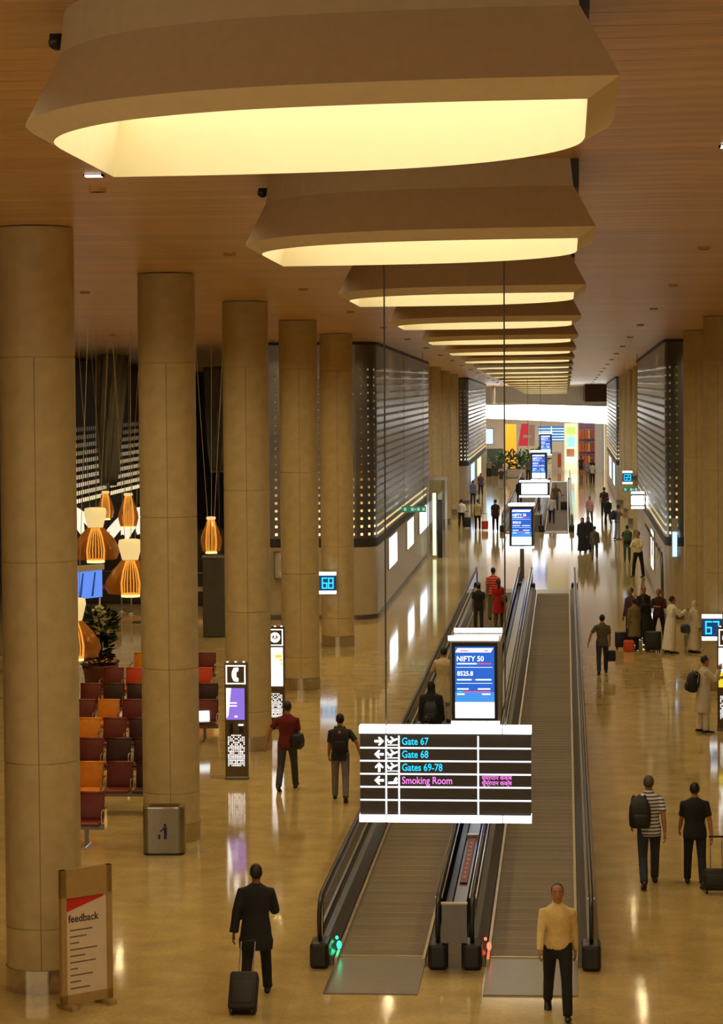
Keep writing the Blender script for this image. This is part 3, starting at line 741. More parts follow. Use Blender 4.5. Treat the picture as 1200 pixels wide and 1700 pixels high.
simple('display_stand', 'small white display stand with orange goods beside the cream kiosk', 'stand', [('frame', G().box(0, .9, 0, .5, 0, 1.7), mat('stand_white', (.8, .78, .72), .4, vary=.03)), ('goods', G().box(.55, .85, -.05, 0, .3, 1.5), mat('goods_orange', lin((225, 90, 30)), .5, vary=.1))], (-1.25, 233, 0))
# clothing shop
st = thing('clothing_shop', 'purple and orange clothing shop front at the far right', 'shop', (1.15, 233, 0))
G().box(0, 2.3, 1.6, 1.7, 0, 4.4).obj('back_panel', mat('shop_purple', lin((120, 92, 130)), .5, vary=.1), st)
G().box(-.06, 0, 0, 1.7, 0, 4.6).obj('frame_post', M_CREAM, st); G().box(2.3, 2.36, 0, 1.7, 0, 4.6).obj('frame_post', M_CREAM, st); G().box(-.06, 2.36, 0, 1.7, 4.4, 4.6).obj('lintel', M_CREAM, st)
rnd = random.Random(11)
cols = [(70, 40, 75), (205, 120, 50), (150, 85, 95), (215, 160, 90), (95, 60, 105), (170, 120, 70), (60, 45, 60), (200, 100, 60)]
gm = []
for k in range(22):
    x = .15 + (k % 8) * .27; zz = .5 + (k // 8) * 1.15
    g = G(); w2 = .10
    g.loft([[(x - w2 * a, 1.1 + dd, z), (x + w2 * a, 1.1 + dd, z), (x + w2 * a, 1.25 + dd, z), (x - w2 * a, 1.25 + dd, z)] for a, z, dd in ((1.25, zz, 0), (1.0, zz + .45, 0), (1.2, zz + .7, .02), (.3, zz + .82, .04))])
    g.obj('garment', mat(f'garment_{k % 8}', lin(cols[rnd.randrange(8)]), .8, vary=.15), st)
for z in (1.36, 2.5, 3.65): G().box(.1, 2.25, 1.15, 1.19, z, z + .03).obj('hanging_rail', M_CHROME, st)
simple('white_pillar', 'white shop pillar with a small plant on top', 'pillar', [('shaft', G().box(0, .7, 0, .7, 0, 4.3), mat('pillar_white', (.75, .74, .72), .5, vary=.03)), ('plant', G().ell((.35, .2, 4.55), (.3, .25, .3), 8, 6), mat('pillar_leaf', (.05, .12, .04), .7, vary=.3))], (2.6, 229, 0))
M_LEAF = mat('leaf_green', (0.09, 0.20, 0.05), 0.5, vary=0.35, scale=3)
M_DLEAF = mat('dark_leaf', (0.012, 0.026, 0.010), 0.45, vary=0.35, scale=6)
def leaves(g, c, r, n, ln, wd, rnd):
    for _ in range(n):
        while True:
            p = Vector((rnd.uniform(-1, 1), rnd.uniform(-1, 1), rnd.uniform(-1, 1)))
            if p.length < 1: break
        p = p.normalized() * (0.45 + .55 * rnd.random()) ; b = Vector((c[0] + p.x * r[0], c[1] + p.y * r[1], c[2] + p.z * r[2]))
        d = (Vector((p.x, p.y, p.z * .3 + .25)) + Vector((rnd.uniform(-.5, .5), rnd.uniform(-.5, .5), rnd.uniform(-.4, .4)))).normalized()
        s = d.cross(Vector((rnd.uniform(-1, 1), rnd.uniform(-1, 1), 1))).normalized() * wd; nrm = d.cross(s).normalized() * wd * .25
        L = ln * rnd.uniform(.7, 1.2); m1 = b + d * L * .45
        g.add([b, m1 + s + nrm, b + d * L, m1 - s + nrm, m1 - nrm * .2], [(0, 1, 4), (1, 2, 4), (2, 3, 4), (3, 0, 4)])
def planter_box(x, y, w2, label, seed):
    t = thing('planter', label, 'planter', (x, y, 0)); rnd = random.Random(seed)
    G().rbox(-w2, w2, -.5, .5, 0, .75, .08).obj('trough', mat('trough_stone', (.55, .5, .42), .5, vary=.08), t)
    G().box(-w2 + .08, w2 - .08, -.42, .42, .74, .78).obj('soil', mat('soil', (.03, .02, .012), .9, vary=.2), t)
    g = G()
    for k in range(5): leaves(g, (-w2 + .3 + k * (2 * w2 - .6) / 4, 0, 1.35 + .15 * (k % 2)), (.55, .45, .65), 60, .55, .10, rnd)
    o = g.obj('foliage', M_LEAF, t); o['kind'] = 'stuff'
planter_box(-4.3, 216, 1.3, 'long planter of bright green plants near the far shops', 5)
planter_box(-2.6, 219, .9, 'smaller planter of green plants behind the far screen', 6)
simple('dark_counter', 'dark shop counter at the far left', 'counter', [('body', G().rbox(0, 2.2, 0, .8, 0, 1.05, .05), mat('counter_dark', (.04, .035, .03), .4, vary=.1)), ('top', G().rbox(-.05, 2.25, -.05, .85, 1.05, 1.12, .02), M_DSTEEL), ('display', G().box(.2, 1.6, .2, .6, 1.12, 2.3), mat('counter_goods', (.06, .08, .05), .5, vary=.3))], (-6.9, 221, 0))
simple('blue_screen', 'small blue screen on the far left shop front', 'screen', [('casing', G().box(0, .9, .02, .12, 2.5, 3.9), M_BLACK), ('display', G().box(.05, .85, 0, .03, 2.55, 3.85), M_LBOXB), ('post', G().box(.4, .5, .04, .12, 0, 2.5), M_STEEL)], (-7.2, 228, 0))
for i, (x, z) in enumerate(((-8.3, 2.3), (-7.3, 2.35))):
    simple('round_lamp', f'{["left", "right"][i]} one of two glowing white lamps at the far left', 'lamp', [('globe', G().ell((0, 0, 0), (.45, .25, .28), 10, 6), M_WHITE), ('stem', G().tube([(0, 0, -.2), (0, 0, -z)], .03, 6), M_STEEL)], (x, 222, z))

# ------------------------------------------------------------------ waiting hall on the left
M_LEATH = {'maroon': mat('leather_maroon', lin((112, 38, 24)), .38, vary=.08, scale=10), 'dark': mat('leather_dark', lin((62, 26, 22)), .38, vary=.08, scale=10),
           'orange': mat('leather_orange', lin((225, 140, 20)), .40, vary=.08, scale=10), 'red': mat('leather_red', lin((205, 70, 25)), .4, vary=.08, scale=10)}
seat_g = G()
seat_g.rbox(-.25, .25, -.27, .22, .385, .45, .028); seat_m = seat_g.mesh('seat', True)
bk = G().rbox(-.25, .25, -.03, .035, .0, .46, .028)
bk.v = [(x, y + z * .20 + .22, z + .44) for x, y, z in bk.v]; back_m = bk.mesh('backrest', True)
rl = G().tube([(-.25, .305, .885), (.25, .305, .885)], .032, 8).mesh('head_roll', True)
pp = G().tube([(-.24, .275, .83), (.24, .275, .83)], .008, 6).mesh('piping', True)
arm_m = G().tube([(0, -.20, .42), (0, -.22, .60), (0, -.18, .635), (0, .22, .645)], (.018, .012), 8).mesh('armrest', True)
def bench(y, x_right, colours, label):
    n = len(colours); t = thing('bench', label, 'bench', (x_right, y, 0), 0, 'rows of leather seats in the waiting hall')
    for i, c in enumerate(colours):
        x = -(i + .5) * .56
        put('seat', seat_m, M_LEATH[c], t, (x, 0, 0)); b = put('backrest', back_m, M_LEATH[c], t, (x, 0, 0))
        put('head_roll', rl, M_LEATH[c], b); put('piping', pp, M_LEATH[c], b)
    for i in range(n + 1): put('armrest', arm_m, M_CHROME, t, (-i * .56, 0, 0))
    G().box(-n * .56, 0, -.05, .05, .30, .385).obj('beam', M_DSTEEL, t)
    for x in (-.3, -n * .56 + .3):
        G().box(x - .03, x + .03, -.04, .04, .04, .31).obj('leg', M_DSTEEL, t)
        G().rbox(x - .04, x + .04, -.30, .30, 0, .04, .015, 1).obj('foot', M_CHROME, t)
bench(44.15, -8.01, ['maroon', 'dark', 'maroon'], 'front leather bench with a maroon end seat beside the nearest column')
bench(47.75, -6.99 - .56, ['dark', 'maroon', 'orange', 'maroon'], 'second leather bench row with a bright orange seat')
bench(51.0, -8.70 + .56, ['dark', 'dark', 'maroon', 'dark'], 'third leather bench row of dark maroon seats')
bench(54.1, -8.76, ['dark', 'maroon', 'orange', 'maroon'], 'fourth leather bench row with an orange seat left of a maroon one')
bench(57.3, -7.78, ['maroon', 'dark', 'maroon', 'maroon', 'orange', 'maroon'], 'fifth leather bench row with one orange seat between maroon seats')
bench(60.4, -8.2, ['dark', 'maroon', 'dark', 'dark', 'dark', 'maroon'], 'sixth leather bench row of maroon and dark seats')
bench(63.8, -8.8, ['red', 'dark', 'maroon', 'red', 'maroon'], 'seventh leather bench row with bright red seats')
bench(67.4, -9.2, ['maroon', 'maroon', 'dark', 'orange'], 'rearmost leather bench row of maroon seats')
t = thing('laptop', 'open laptop with a bright white screen on a bench seat', 'laptop', (-8.09, 57.12, .455), .25)
G().rbox(-.17, .17, -.12, .12, 0, .018, .006, 1).obj('base', M_DSTEEL, t)
lg = G().box(-.17, .17, -.004, .004, 0, .23); lg.v = [(x, y + .13 + z * .3, z + .01) for x, y, z in lg.v]; lg.obj('lid', M_DSTEEL, t)
lg = G().box(-.16, .16, -.008, .0045 + .008, .01, .225); lg.v = [(x, y + .13 + z * .3, z + .01) for x, y, z in lg.v]; lg.obj('display', emis('laptop_white', (.85, .95, 1), 1.8), t)

# litter bin
bt = thing('litter_bin', 'brushed steel litter bin with a blue symbol in front of the second column', 'bin', (-6.85, 43.55, 0), .05)
def rrect(w2, d2, r, n=5):
    P = []
    for cx, cy, a0 in ((w2 - r, d2 - r, 0), (-w2 + r, d2 - r, 90), (-w2 + r, -d2 + r, 180), (w2 - r, -d2 + r, 270)):
        P += [(cx + r * math.cos(R(a0 + 90 * k / n)), cy + r * math.sin(R(a0 + 90 * k / n))) for k in range(n + 1)]
    return P
autosmooth(G().loft([[(x, y, z) for x, y in rrect(.355, .22, .12)] for z in (.04, .80)]).obj('body', mat('bin_steel', (.30, .28, .25), .3, .9, vary=.08, scale=30), bt))
autosmooth(G().loft([[(x, y, z) for x, y in rrect(.345, .21, .115)] for z in (0, .045)]).obj('plinth', M_BLACK, bt))
autosmooth(G().loft([[(x, y, z) for x, y in rrect(.36, .225, .12)] for z in (.80, .825)]).obj('rim', M_CHROME, bt))
autosmooth(G().loft([[(x, y, z) for x, y in rrect(.26, .14, .08)] for z in (.81, .829)]).obj('opening', M_BLACK, bt))
sg = G(); sg.ell((.03, -.222, .52), (.025, .004, .025), 8, 4); sg.prism([(.0, .49), (.06, .49), (.065, .38), (.05, .28), (.01, .28), (.01, .38)], -.222, -.226); sg.prism([(.0, .47), (-.06, .42), (-.05, .40), (.0, .44)], -.222, -.226); sg.prism([(-.09, .36), (-.05, .36), (-.055, .28), (-.085, .28)], -.222, -.226)
sg.obj('symbol', mat('bin_blue', lin((25, 30, 95)), .5, vary=.05), bt)

# feedback board
fb = thing('feedback_board', 'gold framed feedback board leaning beside the nearest column', 'board', (-6.19, 32.75, 0), R(42))
fb.scale = (1.12, 1.1, 1.11)
M_GOLD = mat('gold_frame', (0.52, 0.37, 0.16), .35, .5, vary=.06)
g = G()
for x0, x1, z0, z1 in ((-.34, .34, 1.30, 1.62), (-.34, -.27, .05, 1.62), (.27, .34, .05, 1.62), (-.34, .34, .05, .16)): g.box(x0, x1, -.03, .03, z0, z1)
g.obj('frame', M_GOLD, fb)
p = G().box(-.27, .27, -.012, .012, .16, 1.30).obj('panel', mat('board_paper', (0.72, 0.60, 0.47), .5, vary=.03), fb)
G().box(-.28, .28, -.034, -.028, 1.288, 1.302).obj('highlight_strip', M_BRASS, p)
G().prism([(-.26, 1.13), (.22, 1.26), (.24, 1.285), (-.26, 1.285)], -.013, -.018).obj('red_flash', mat('flash_red', lin((205, 40, 35)), .5, vary=.04), p)
G().text('feedback', -.24, -.013, 1.00, .125, .9).obj('lettering', mat('board_ink', lin((70, 45, 60)), .6, vary=.05), p)
g = G()
for i, wd in enumerate((.30, .22, .12, .36, .20, .34, .10, .30, .14, .26)): g.box(-.22, -.22 + wd, -.016, -.012, .90 - i * .075, .914 - i * .075)
g.obj('fine_print', mat('board_ink2', lin((120, 90, 80)), .6, vary=.05), p)
for x in (-.25, .25): G().box(x - .05, x + .05, -.18, .18, 0, .05).obj('foot', M_GOLD, fb)

# potted plant
pt = thing('potted_plant', 'tall flowering plant in a big maroon tub behind the benches', 'potted plant', (-12.05, 66.2, 0))
G().lathe(0, 0, [(.36, 0), (.44, .62), (.47, .66), (.47, .76), (.42, .76), (.40, .68)], 28, False).obj('tub', mat('tub_maroon', lin((88, 36, 26)), .4, vary=.08), pt, True)
G().cyl(0, 0, .66, .70, .41).obj('soil', mat('soil', (.03, .02, .012), .9, vary=.2), pt)
rnd = random.Random(21)
G().tube([(0, 0, .6), (.03, 0, 1.2), (-.02, .02, 2.0)], [.05, .04, .02], 8).obj('stem', mat('bark', (.06, .04, .02), .8, vary=.2), pt, True)
g = G(); leaves(g, (-.02, 0, 1.25), (.36, .34, .45), 170, .26, .075, rnd); leaves(g, (.02, 0, 1.85), (.42, .36, .42), 150, .26, .075, rnd)
o = g.obj('foliage', M_DLEAF, pt); o['kind'] = 'stuff'
g = G()
for _ in range(26):
    a = rnd.uniform(0, 6.28); rr = rnd.uniform(.15, .45); z = rnd.uniform(1.55, 2.3)
    g.ell((rr * math.cos(a) * (2.6 - z), -abs(rr * math.sin(a)) * .7, z), (.07, .06, .05), 6, 4)
o = g.obj('blossoms', mat('blossom', (.62, .60, .28), .6, vary=.15), pt); o['kind'] = 'stuff'
g = G(); leaves(g, (0, 0, .80), (.45, .45, .12), 60, .16, .06, rnd); o = g.obj('ground_leaves', mat('bed_leaf', (.10, .05, .02), .6, vary=.3), pt); o['kind'] = 'stuff'
g = G()
for _ in range(34):
    a = rnd.uniform(0, 6.28); rr = rnd.uniform(.25, .46); g.ell((rr * math.cos(a), rr * math.sin(a), .84 + rnd.uniform(0, .08)), (.045, .045, .03), 6, 4)
o = g.obj('orange_flowers', mat('bed_flower', lin((240, 150, 40)), .6, vary=.2), pt); o['kind'] = 'stuff'

# amber glass pendants
M_FIL = emis('amber_glow', (1.0, 0.70, 0.26), 1.7)
M_AMB2 = emis('amber_cap', (1.0, 0.74, 0.30), .75)
def pendant(x, y, ztop, s, kind, label):
    t = thing('pendant_lamp', label, 'pendant lamp', (x, y, ztop - 1.55 * s), 0, 'amber glass pendant lamps')
    Z = lambda z: z * s
    if kind == 'wide':
        cap = [(.20, 1.55), (.30, 1.53), (.32, 1.40), (.22, 1.00), (.20, .98)]
        shade = [(.22, 1.0), (.50, .70), (.66, .42), (.68, .30), (.60, .10)]
        flute = [(.10, 1.0), (.20, .70), (.26, .35), (.24, .02)]
    else:
        cap = [(.16, 1.55), (.20, 1.53), (.20, 1.46), (.16, 1.42)]
        shade = [(.17, 1.42), (.26, 1.15), (.42, .70), (.45, .45), (.36, .10)]
        flute = [(.13, 1.42), (.20, 1.0), (.24, .45), (.20, .03)]
    G().lathe(0, 0, [(r * s, Z(z)) for r, z in cap], 20, False).obj('cap', M_AMB2, t, True)
    G().lathe(0, 0, [(r * s, Z(z)) for r, z in shade], 24, False).obj('shade', AMBER, t, True)
    n = 9
    for k in range(n):
        a = 2 * math.pi * k / n
        G().tube([(r * s * math.cos(a), r * s * math.sin(a), Z(z)) for r, z in flute], .014 * s, 5).obj('glowing_rib', M_FIL, t, True)
    G().lathe(0, 0, [(.25 * s, Z(.0)), (.25 * s, Z(.05)), (.20 * s, Z(.10))], 20).obj('glowing_ring', M_FIL, t, True)
    zt = zc(y) - (ztop - 1.55 * s)
    for dx, dy in ((-.14, 0), (.14, 0), (0, .14)):
        G().tube([(dx * s, dy * s, Z(1.5)), (dx * 3.2, dy * 3.2, zt)], .008, 5).obj('suspension_wire', M_BRASS, t)
pendant(-13.2, 72, 4.55, 1.0, 'wide', 'wide amber glass pendant lamp left of the plant, with a pale cap')
pendant(-15.23, 85, 4.48, .62, 'slim', 'slim amber pendant lamp hanging in front of the grey drape')
pendant(-12.22, 72, 3.66, 1.05, 'wide', 'low wide amber pendant lamp half hidden by the second column')
pendant(-14.30, 84, 4.45, .75, 'slim', 'slim amber pendant lamp right above the white petal canopy')
pendant(-11.02, 80, 3.87, .74, 'slim', 'slim amber pendant lamp between the second and third columns')
pendant(-11.55, 60, 3.0, .95, 'wide', 'low amber pendant lamp beside the blue screen behind the nearest column')

# white petal canopies
M_PETAL = mat('petal_white_lit', (.80, .76, .68), .5, vary=.03, em=(1, .92, .75), es=.40)  # emission put into the petals stands in for lamplight on them
def petals(x, y, z, label, s=1.0):
    t = thing('petal_canopy', label, 'canopy', (x, y, 0))
    for k in range(14):
        a = 2 * math.pi * k / 14
        rings = []
        for i in range(7):
            u = i / 6; r = (.08 + 1.25 * u) * s; zz = z + (.10 - .95 * u ** 1.8) * s; wd = (.05 + .24 * math.sin(math.pi * min(1, u * .9 + .08))) * s * .95
            c, sn = math.cos(a), math.sin(a)
            rings.append([(r * c - wd * -sn * q, r * sn - wd * c * q, zz + (.04 * (1 - q * q)) + dz) for q, dz in ((-1, 0), (0, 0), (1, 0), (1, -.02), (0, -.02), (-1, -.02))])
        G().loft(rings).obj('petal', M_PETAL, t, False)
    G().cyl(0, 0, 0, z + .05, .06, .05, 12).obj('stem', M_STEEL, t, True)
    G().ell((0, 0, z - .25), (.16, .16, .16), 12, 8).obj('bulb', emis('canopy_bulb', (1, .85, .55), 6), t, True)
    G().cyl(0, 0, 0, .05, .35, .33, 20).obj('base', M_STEEL, t)
petals(-14.2, 86, 3.75, 'white petal canopy lamp beside the second column')
petals(-17.2, 88, 3.75, 'white petal canopy lamp half hidden by the nearest column')

# angled information screen, counters, stanchions
sc = thing('info_screen', 'tilted blue screen with pale frame on posts behind the nearest column', 'screen', (-13.95, 75, 0), R(60))
g = G().box(-.55, .55, -.03, .03, 1.75, 2.55); g.obj('display', emis('hall_blue', (.10, .24, .80), 1.1), sc)
for k in range(0, 4, 2): G().prism([(-.5 + k * .27, 1.80), (-.40 + k * .27, 1.80), (-.28 + k * .27, 2.5), (-.34 + k * .27, 2.5)], -.03, -.036).obj('graphic', emis('hall_blue_dark', (.02, .05, .22), .8), sc)
G().box(-.62, .62, -.06, .06, 2.55, 2.72).obj('top_bar', mat('pale_bar', (.6, .55, .45), .4, vary=.05), sc)
G().box(-.60, .60, .03, .08, 1.68, 2.6).obj('casing', M_BLACK, sc)
for x in (-.5, .5): G().tube([(x, .05, 0), (x, .05, 1.75)], .04, 8).obj('post', M_STEEL, sc, True)
M_CNT = mat('counter_bronze', (.05, .035, .022), .4, .3, vary=.1)
def counter(x, y, w2, h, label, acc):
    t = thing('hall_counter', label, 'counter', (x, y, 0))
    G().rbox(-w2, w2, -.4, .4, 0, h, .05).obj('body', M_CNT, t); G().rbox(-w2 - .05, w2 + .05, -.45, .45, h, h + .06, .02).obj('top', M_DSTEEL, t)
    G().box(-w2 * .8, w2 * .8, -.41, -.39, h * .45, h * .6).obj('band', acc, t)
    G().box(-w2 * .6, w2 * .2, -.1, .1, h + .06, h + .5).obj('monitor', M_BLACK, t)
counter(-13.2, 93, 1.2, 1.15, 'dark counter with a cream band behind the pendant lamps', mat('band_cream', (.6, .5, .3), .5, vary=.05))
counter(-16.6, 94, 1.4, 1.15, 'dark counter with an orange band at the back of the hall', M_LEATH['red'])
counter(-12.6, 100, 1.0, 1.3, 'dark counter with a red band seen between second and third columns', M_LEATH['maroon'])
for i, (x, y) in enumerate(((-15.1, 89.1), (-15.65, 90.3), (-11.84, 84.7))):
    t = thing('stanchion', ['slim steel stanchion right of its neighbour behind the plant', 'slim steel stanchion left of its neighbour behind the plant', 'slim steel stanchion between second and third columns'][i], 'stanchion', (x, y, 0))
    G().lathe(0, 0, [(.17, 0), (.17, .02), (.04, .05), (.028, .08), (.028, .95), (.04, .96), (.04, 1.0)], 16).obj('post', M_STEEL, t, True)
    G().box(-.6 if i == 0 else -.3, .0, -.003, .003, .88, .93).obj('belt', M_BLACK, t)
# dark display plinth under the third gap lamp
simple('display_plinth', 'dark grey display plinth below a slim pendant lamp', 'plinth', [('body', G().rbox(-.35, .35, -.3, .3, 0, 2.5, .03), mat('plinth_grey', (.07, .068, .065), .5, vary=.1)), ('cap', G().rbox(-.37, .37, -.32, .32, 2.5, 2.56, .01), M_DSTEEL)], (-11.1, 81.3, 0))
# lit screen wall of vertical slots at the back, and grey drapes
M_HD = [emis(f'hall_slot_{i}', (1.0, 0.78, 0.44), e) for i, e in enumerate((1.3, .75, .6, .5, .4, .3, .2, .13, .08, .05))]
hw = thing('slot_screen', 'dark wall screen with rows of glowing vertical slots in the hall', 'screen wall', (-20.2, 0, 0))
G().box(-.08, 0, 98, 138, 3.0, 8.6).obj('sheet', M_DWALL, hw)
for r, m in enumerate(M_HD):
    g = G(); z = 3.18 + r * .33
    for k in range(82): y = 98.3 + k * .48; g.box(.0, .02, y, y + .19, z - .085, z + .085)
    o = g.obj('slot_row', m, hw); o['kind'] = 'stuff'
for z in (0,): G().box(-.08, 0, 98, 138, 0, 3.0).obj('base', M_CNT, hw)
M_DRAPE = mat('grey_drape', (.30, .275, .22), .45, vary=.12, scale=2, spec=.6)
def drape(x, y, zb, zt, r0, r1, lean, label, wd=0):
    t = thing('drape', label, 'drape', (x, y, 0)); n = 48; rings = []
    for i in range(15):
        u = i / 14; z = zb + (zt - zb) * u; r = r0 + (r1 - r0) * u ** .8; tw = 1.1 * u
        cx = lean * (u - .5)
        rings.append([(cx + (r + .07 * math.sin(9 * a + tw * 3)) * math.cos(a + tw), (r + .07 * math.sin(9 * a + tw * 3)) * math.sin(a + tw), z) for a in [2 * math.pi * j / n for j in range(n)]])
    G().loft(rings).obj('cloth', M_DRAPE, t, True)
    G().cyl(-lean / 2, 0, zb - .1, zb + .02, r0 + .04, r0 + .04, 24).obj('lower_ring', M_DSTEEL, t)
    G().tube([(-lean / 2, 0, 0), (-lean / 2, 0, zb)], .06, 8).obj('pole', M_DSTEEL, t)
drape(-18.05, 102, 4.1, zc(102) - .02, .30, .62, .2, 'twisted grey fabric drape hanging behind the pendant lamps')
drape(-17.2, 128, 3.7, zc(128) - .02, .35, .75, .1, 'twisted grey fabric drape seen between second and third columns')

# ------------------------------------------------------------------ people
def ev_mesh(g, voxel, smooth=3):
    me = bpy.data.meshes.new('tmp'); me.from_pydata(g.v, [], g.f); me.update()
    bm = bmesh.new(); bm.from_mesh(me); bmesh.ops.recalc_face_normals(bm, faces=bm.faces[:]); bm.to_mesh(me); bm.free()
    o = bpy.data.objects.new('tmp', me); COL.objects.link(o)
    m = o.modifiers.new('r', 'REMESH'); m.mode = 'VOXEL'; m.voxel_size = voxel
    m2 = o.modifiers.new('s', 'SMOOTH'); m2.factor = .5; m2.iterations = smooth
    dg = bpy.context.evaluated_depsgraph_get(); r = bpy.data.meshes.new_from_object(o.evaluated_get(dg))
    bpy.data.objects.remove(o); bpy.data.meshes.remove(me)
    r.polygons.foreach_set('use_smooth', [True] * len(r.polygons)); r.materials.clear()
    return r
#            lean, turn, R leg(hip,knee), L leg, R arm(pitch,abduct,elbow,inward), L arm
POSES = {
 'walk_r': dict(lean=4, rl=(24, 6), ll=(-16, 22), ra=(-20, 8, 12, 0), la=(20, 8, 22, 0)),
 'walk_l': dict(lean=4, rl=(-16, 24), ll=(24, 6), ra=(22, 8, 22, 0), la=(-20, 8, 12, 0)),
 'stand': dict(lean=1, rl=(3, 4), ll=(-3, 2), ra=(2, 7, 14, 0), la=(-2, 7, 12, 0)),
 'stroll': dict(lean=3, rl=(14, 4), ll=(-10, 14), ra=(-10, 9, 12, 0), la=(10, 9, 14, 0)),
 'pull_r': dict(lean=5, rl=(-12, 18), ll=(20, 6), ra=(-14, 14, 4, 0), la=(12, 9, 30, 0)),
 'pull_l': dict(lean=5, rl=(20, 6), ll=(-12, 18), ra=(18, 12, 78, 18), la=(-18, 14, 2, 0)),
 'arm_out_l': dict(lean=5, rl=(20, 6), ll=(-14, 20), ra=(5, 8, 30, 0), la=(-16, 34, 8, 0)),
 'arm_out_r': dict(lean=5, rl=(-14, 20), ll=(20, 6), ra=(-16, 34, 8, 0), la=(5, 8, 30, 0)),
 'read': dict(lean=5, rl=(4, 4), ll=(-4, 2), ra=(38, 10, 80, 22), la=(30, 10, 85, 22)),
 'folded': dict(lean=0, rl=(5, 3), ll=(-4, 2), ra=(28, 14, 75, 55), la=(28, 14, 72, 55), spread=8),
 'phone': dict(lean=3, rl=(4, 4), ll=(-4, 2), ra=(45, 20, 115, 15), la=(30, 10, 75, 22)),
 'rail': dict(lean=3, rl=(4, 4), ll=(-4, 2), ra=(10, 10, 25, 0), la=(25, 30, 55, -10)),
}
def fk(p):
    J = {}; l = R(p['lean']); P = Vector((0, 0, .94)); u = Vector((0, math.sin(l), math.cos(l))); f = Vector((0, math.cos(l), -math.sin(l)))
    J['P'] = P; J['u'] = u; J['f'] = f
    sp = R(p.get('spread', 2))
    for k, s in (('r', 1), ('l', -1)):
        a, kn = map(R, p[k + 'l'])
        hip = P + Vector((s * .092, 0, -.02)); knee = hip + .43 * Vector((s * math.sin(sp), math.sin(a) * math.cos(sp), -math.cos(a) * math.cos(sp)))
        ank = knee + .42 * Vector((s * math.sin(sp) * .5, math.sin(a - kn), -math.cos(a - kn)))
        J[k + 'hip'], J[k + 'knee'], J[k + 'ank'], J[k + 'fa'] = hip, knee, ank, (a - kn) * .8
        b, c, e, t = map(R, p[k + 'a'])
        sh = P + u * .445 + Vector((s * .172, 0, 0)); el = sh + .285 * Vector((s * math.sin(c), math.sin(b) * math.cos(c), -math.cos(b) * math.cos(c)))
        d = Vector((s * (math.sin(c * .5) - math.sin(t)), math.sin(b + e), -math.cos(b + e))).normalized()
        J[k + 'sh'], J[k + 'el'], J[k + 'wr'], J[k + 'd'] = sh, el, el + .25 * d, d
    lo = min(J['rank'].z - .075 - max(0, -math.sin(J['rfa'])) * .12, J['lank'].z - .075 - max(0, -math.sin(J['lfa'])) * .12)
    dz = Vector((0, 0, -lo))
    for k, v in J.items():
        if isinstance(v, Vector) and k not in ('u', 'f', 'rd', 'ld'): J[k] = v + dz
    return J
TORSO = [(-.14, .09, .085), (-.07, .160, .115), (.02, .165, .115), (.14, .142, .100), (.28, .158, .112), (.39, .172, .118), (.455, .152, .102), (.505, .105, .078), (.535, .068, .062), (.56, .056, .056)]
def torso_rings(J, rows, inf=0.0, n=18):
    out = []
    for h, w2, d2 in rows:
        c = J['P'] + J['u'] * h
        out.append([(c + Vector((1, 0, 0)) * (w2 + inf) * math.cos(a) + J['f'] * (d2 + inf) * math.sin(a))[:] for a in [2 * math.pi * j / n for j in range(n)]])
    return out
HEAD = [(-.118, .028, .03, .05), (-.10, .048, .052, .034), (-.06, .061, .078, .014), (-.01, .072, .092, .0), (.04, .077, .097, -.004), (.08, .066, .085, -.006), (.106, .04, .052, -.006), (.117, .012, .014, -.006)]
def head_c(J): return J['P'] + J['u'] * .53 + Vector((0, .015, .145))
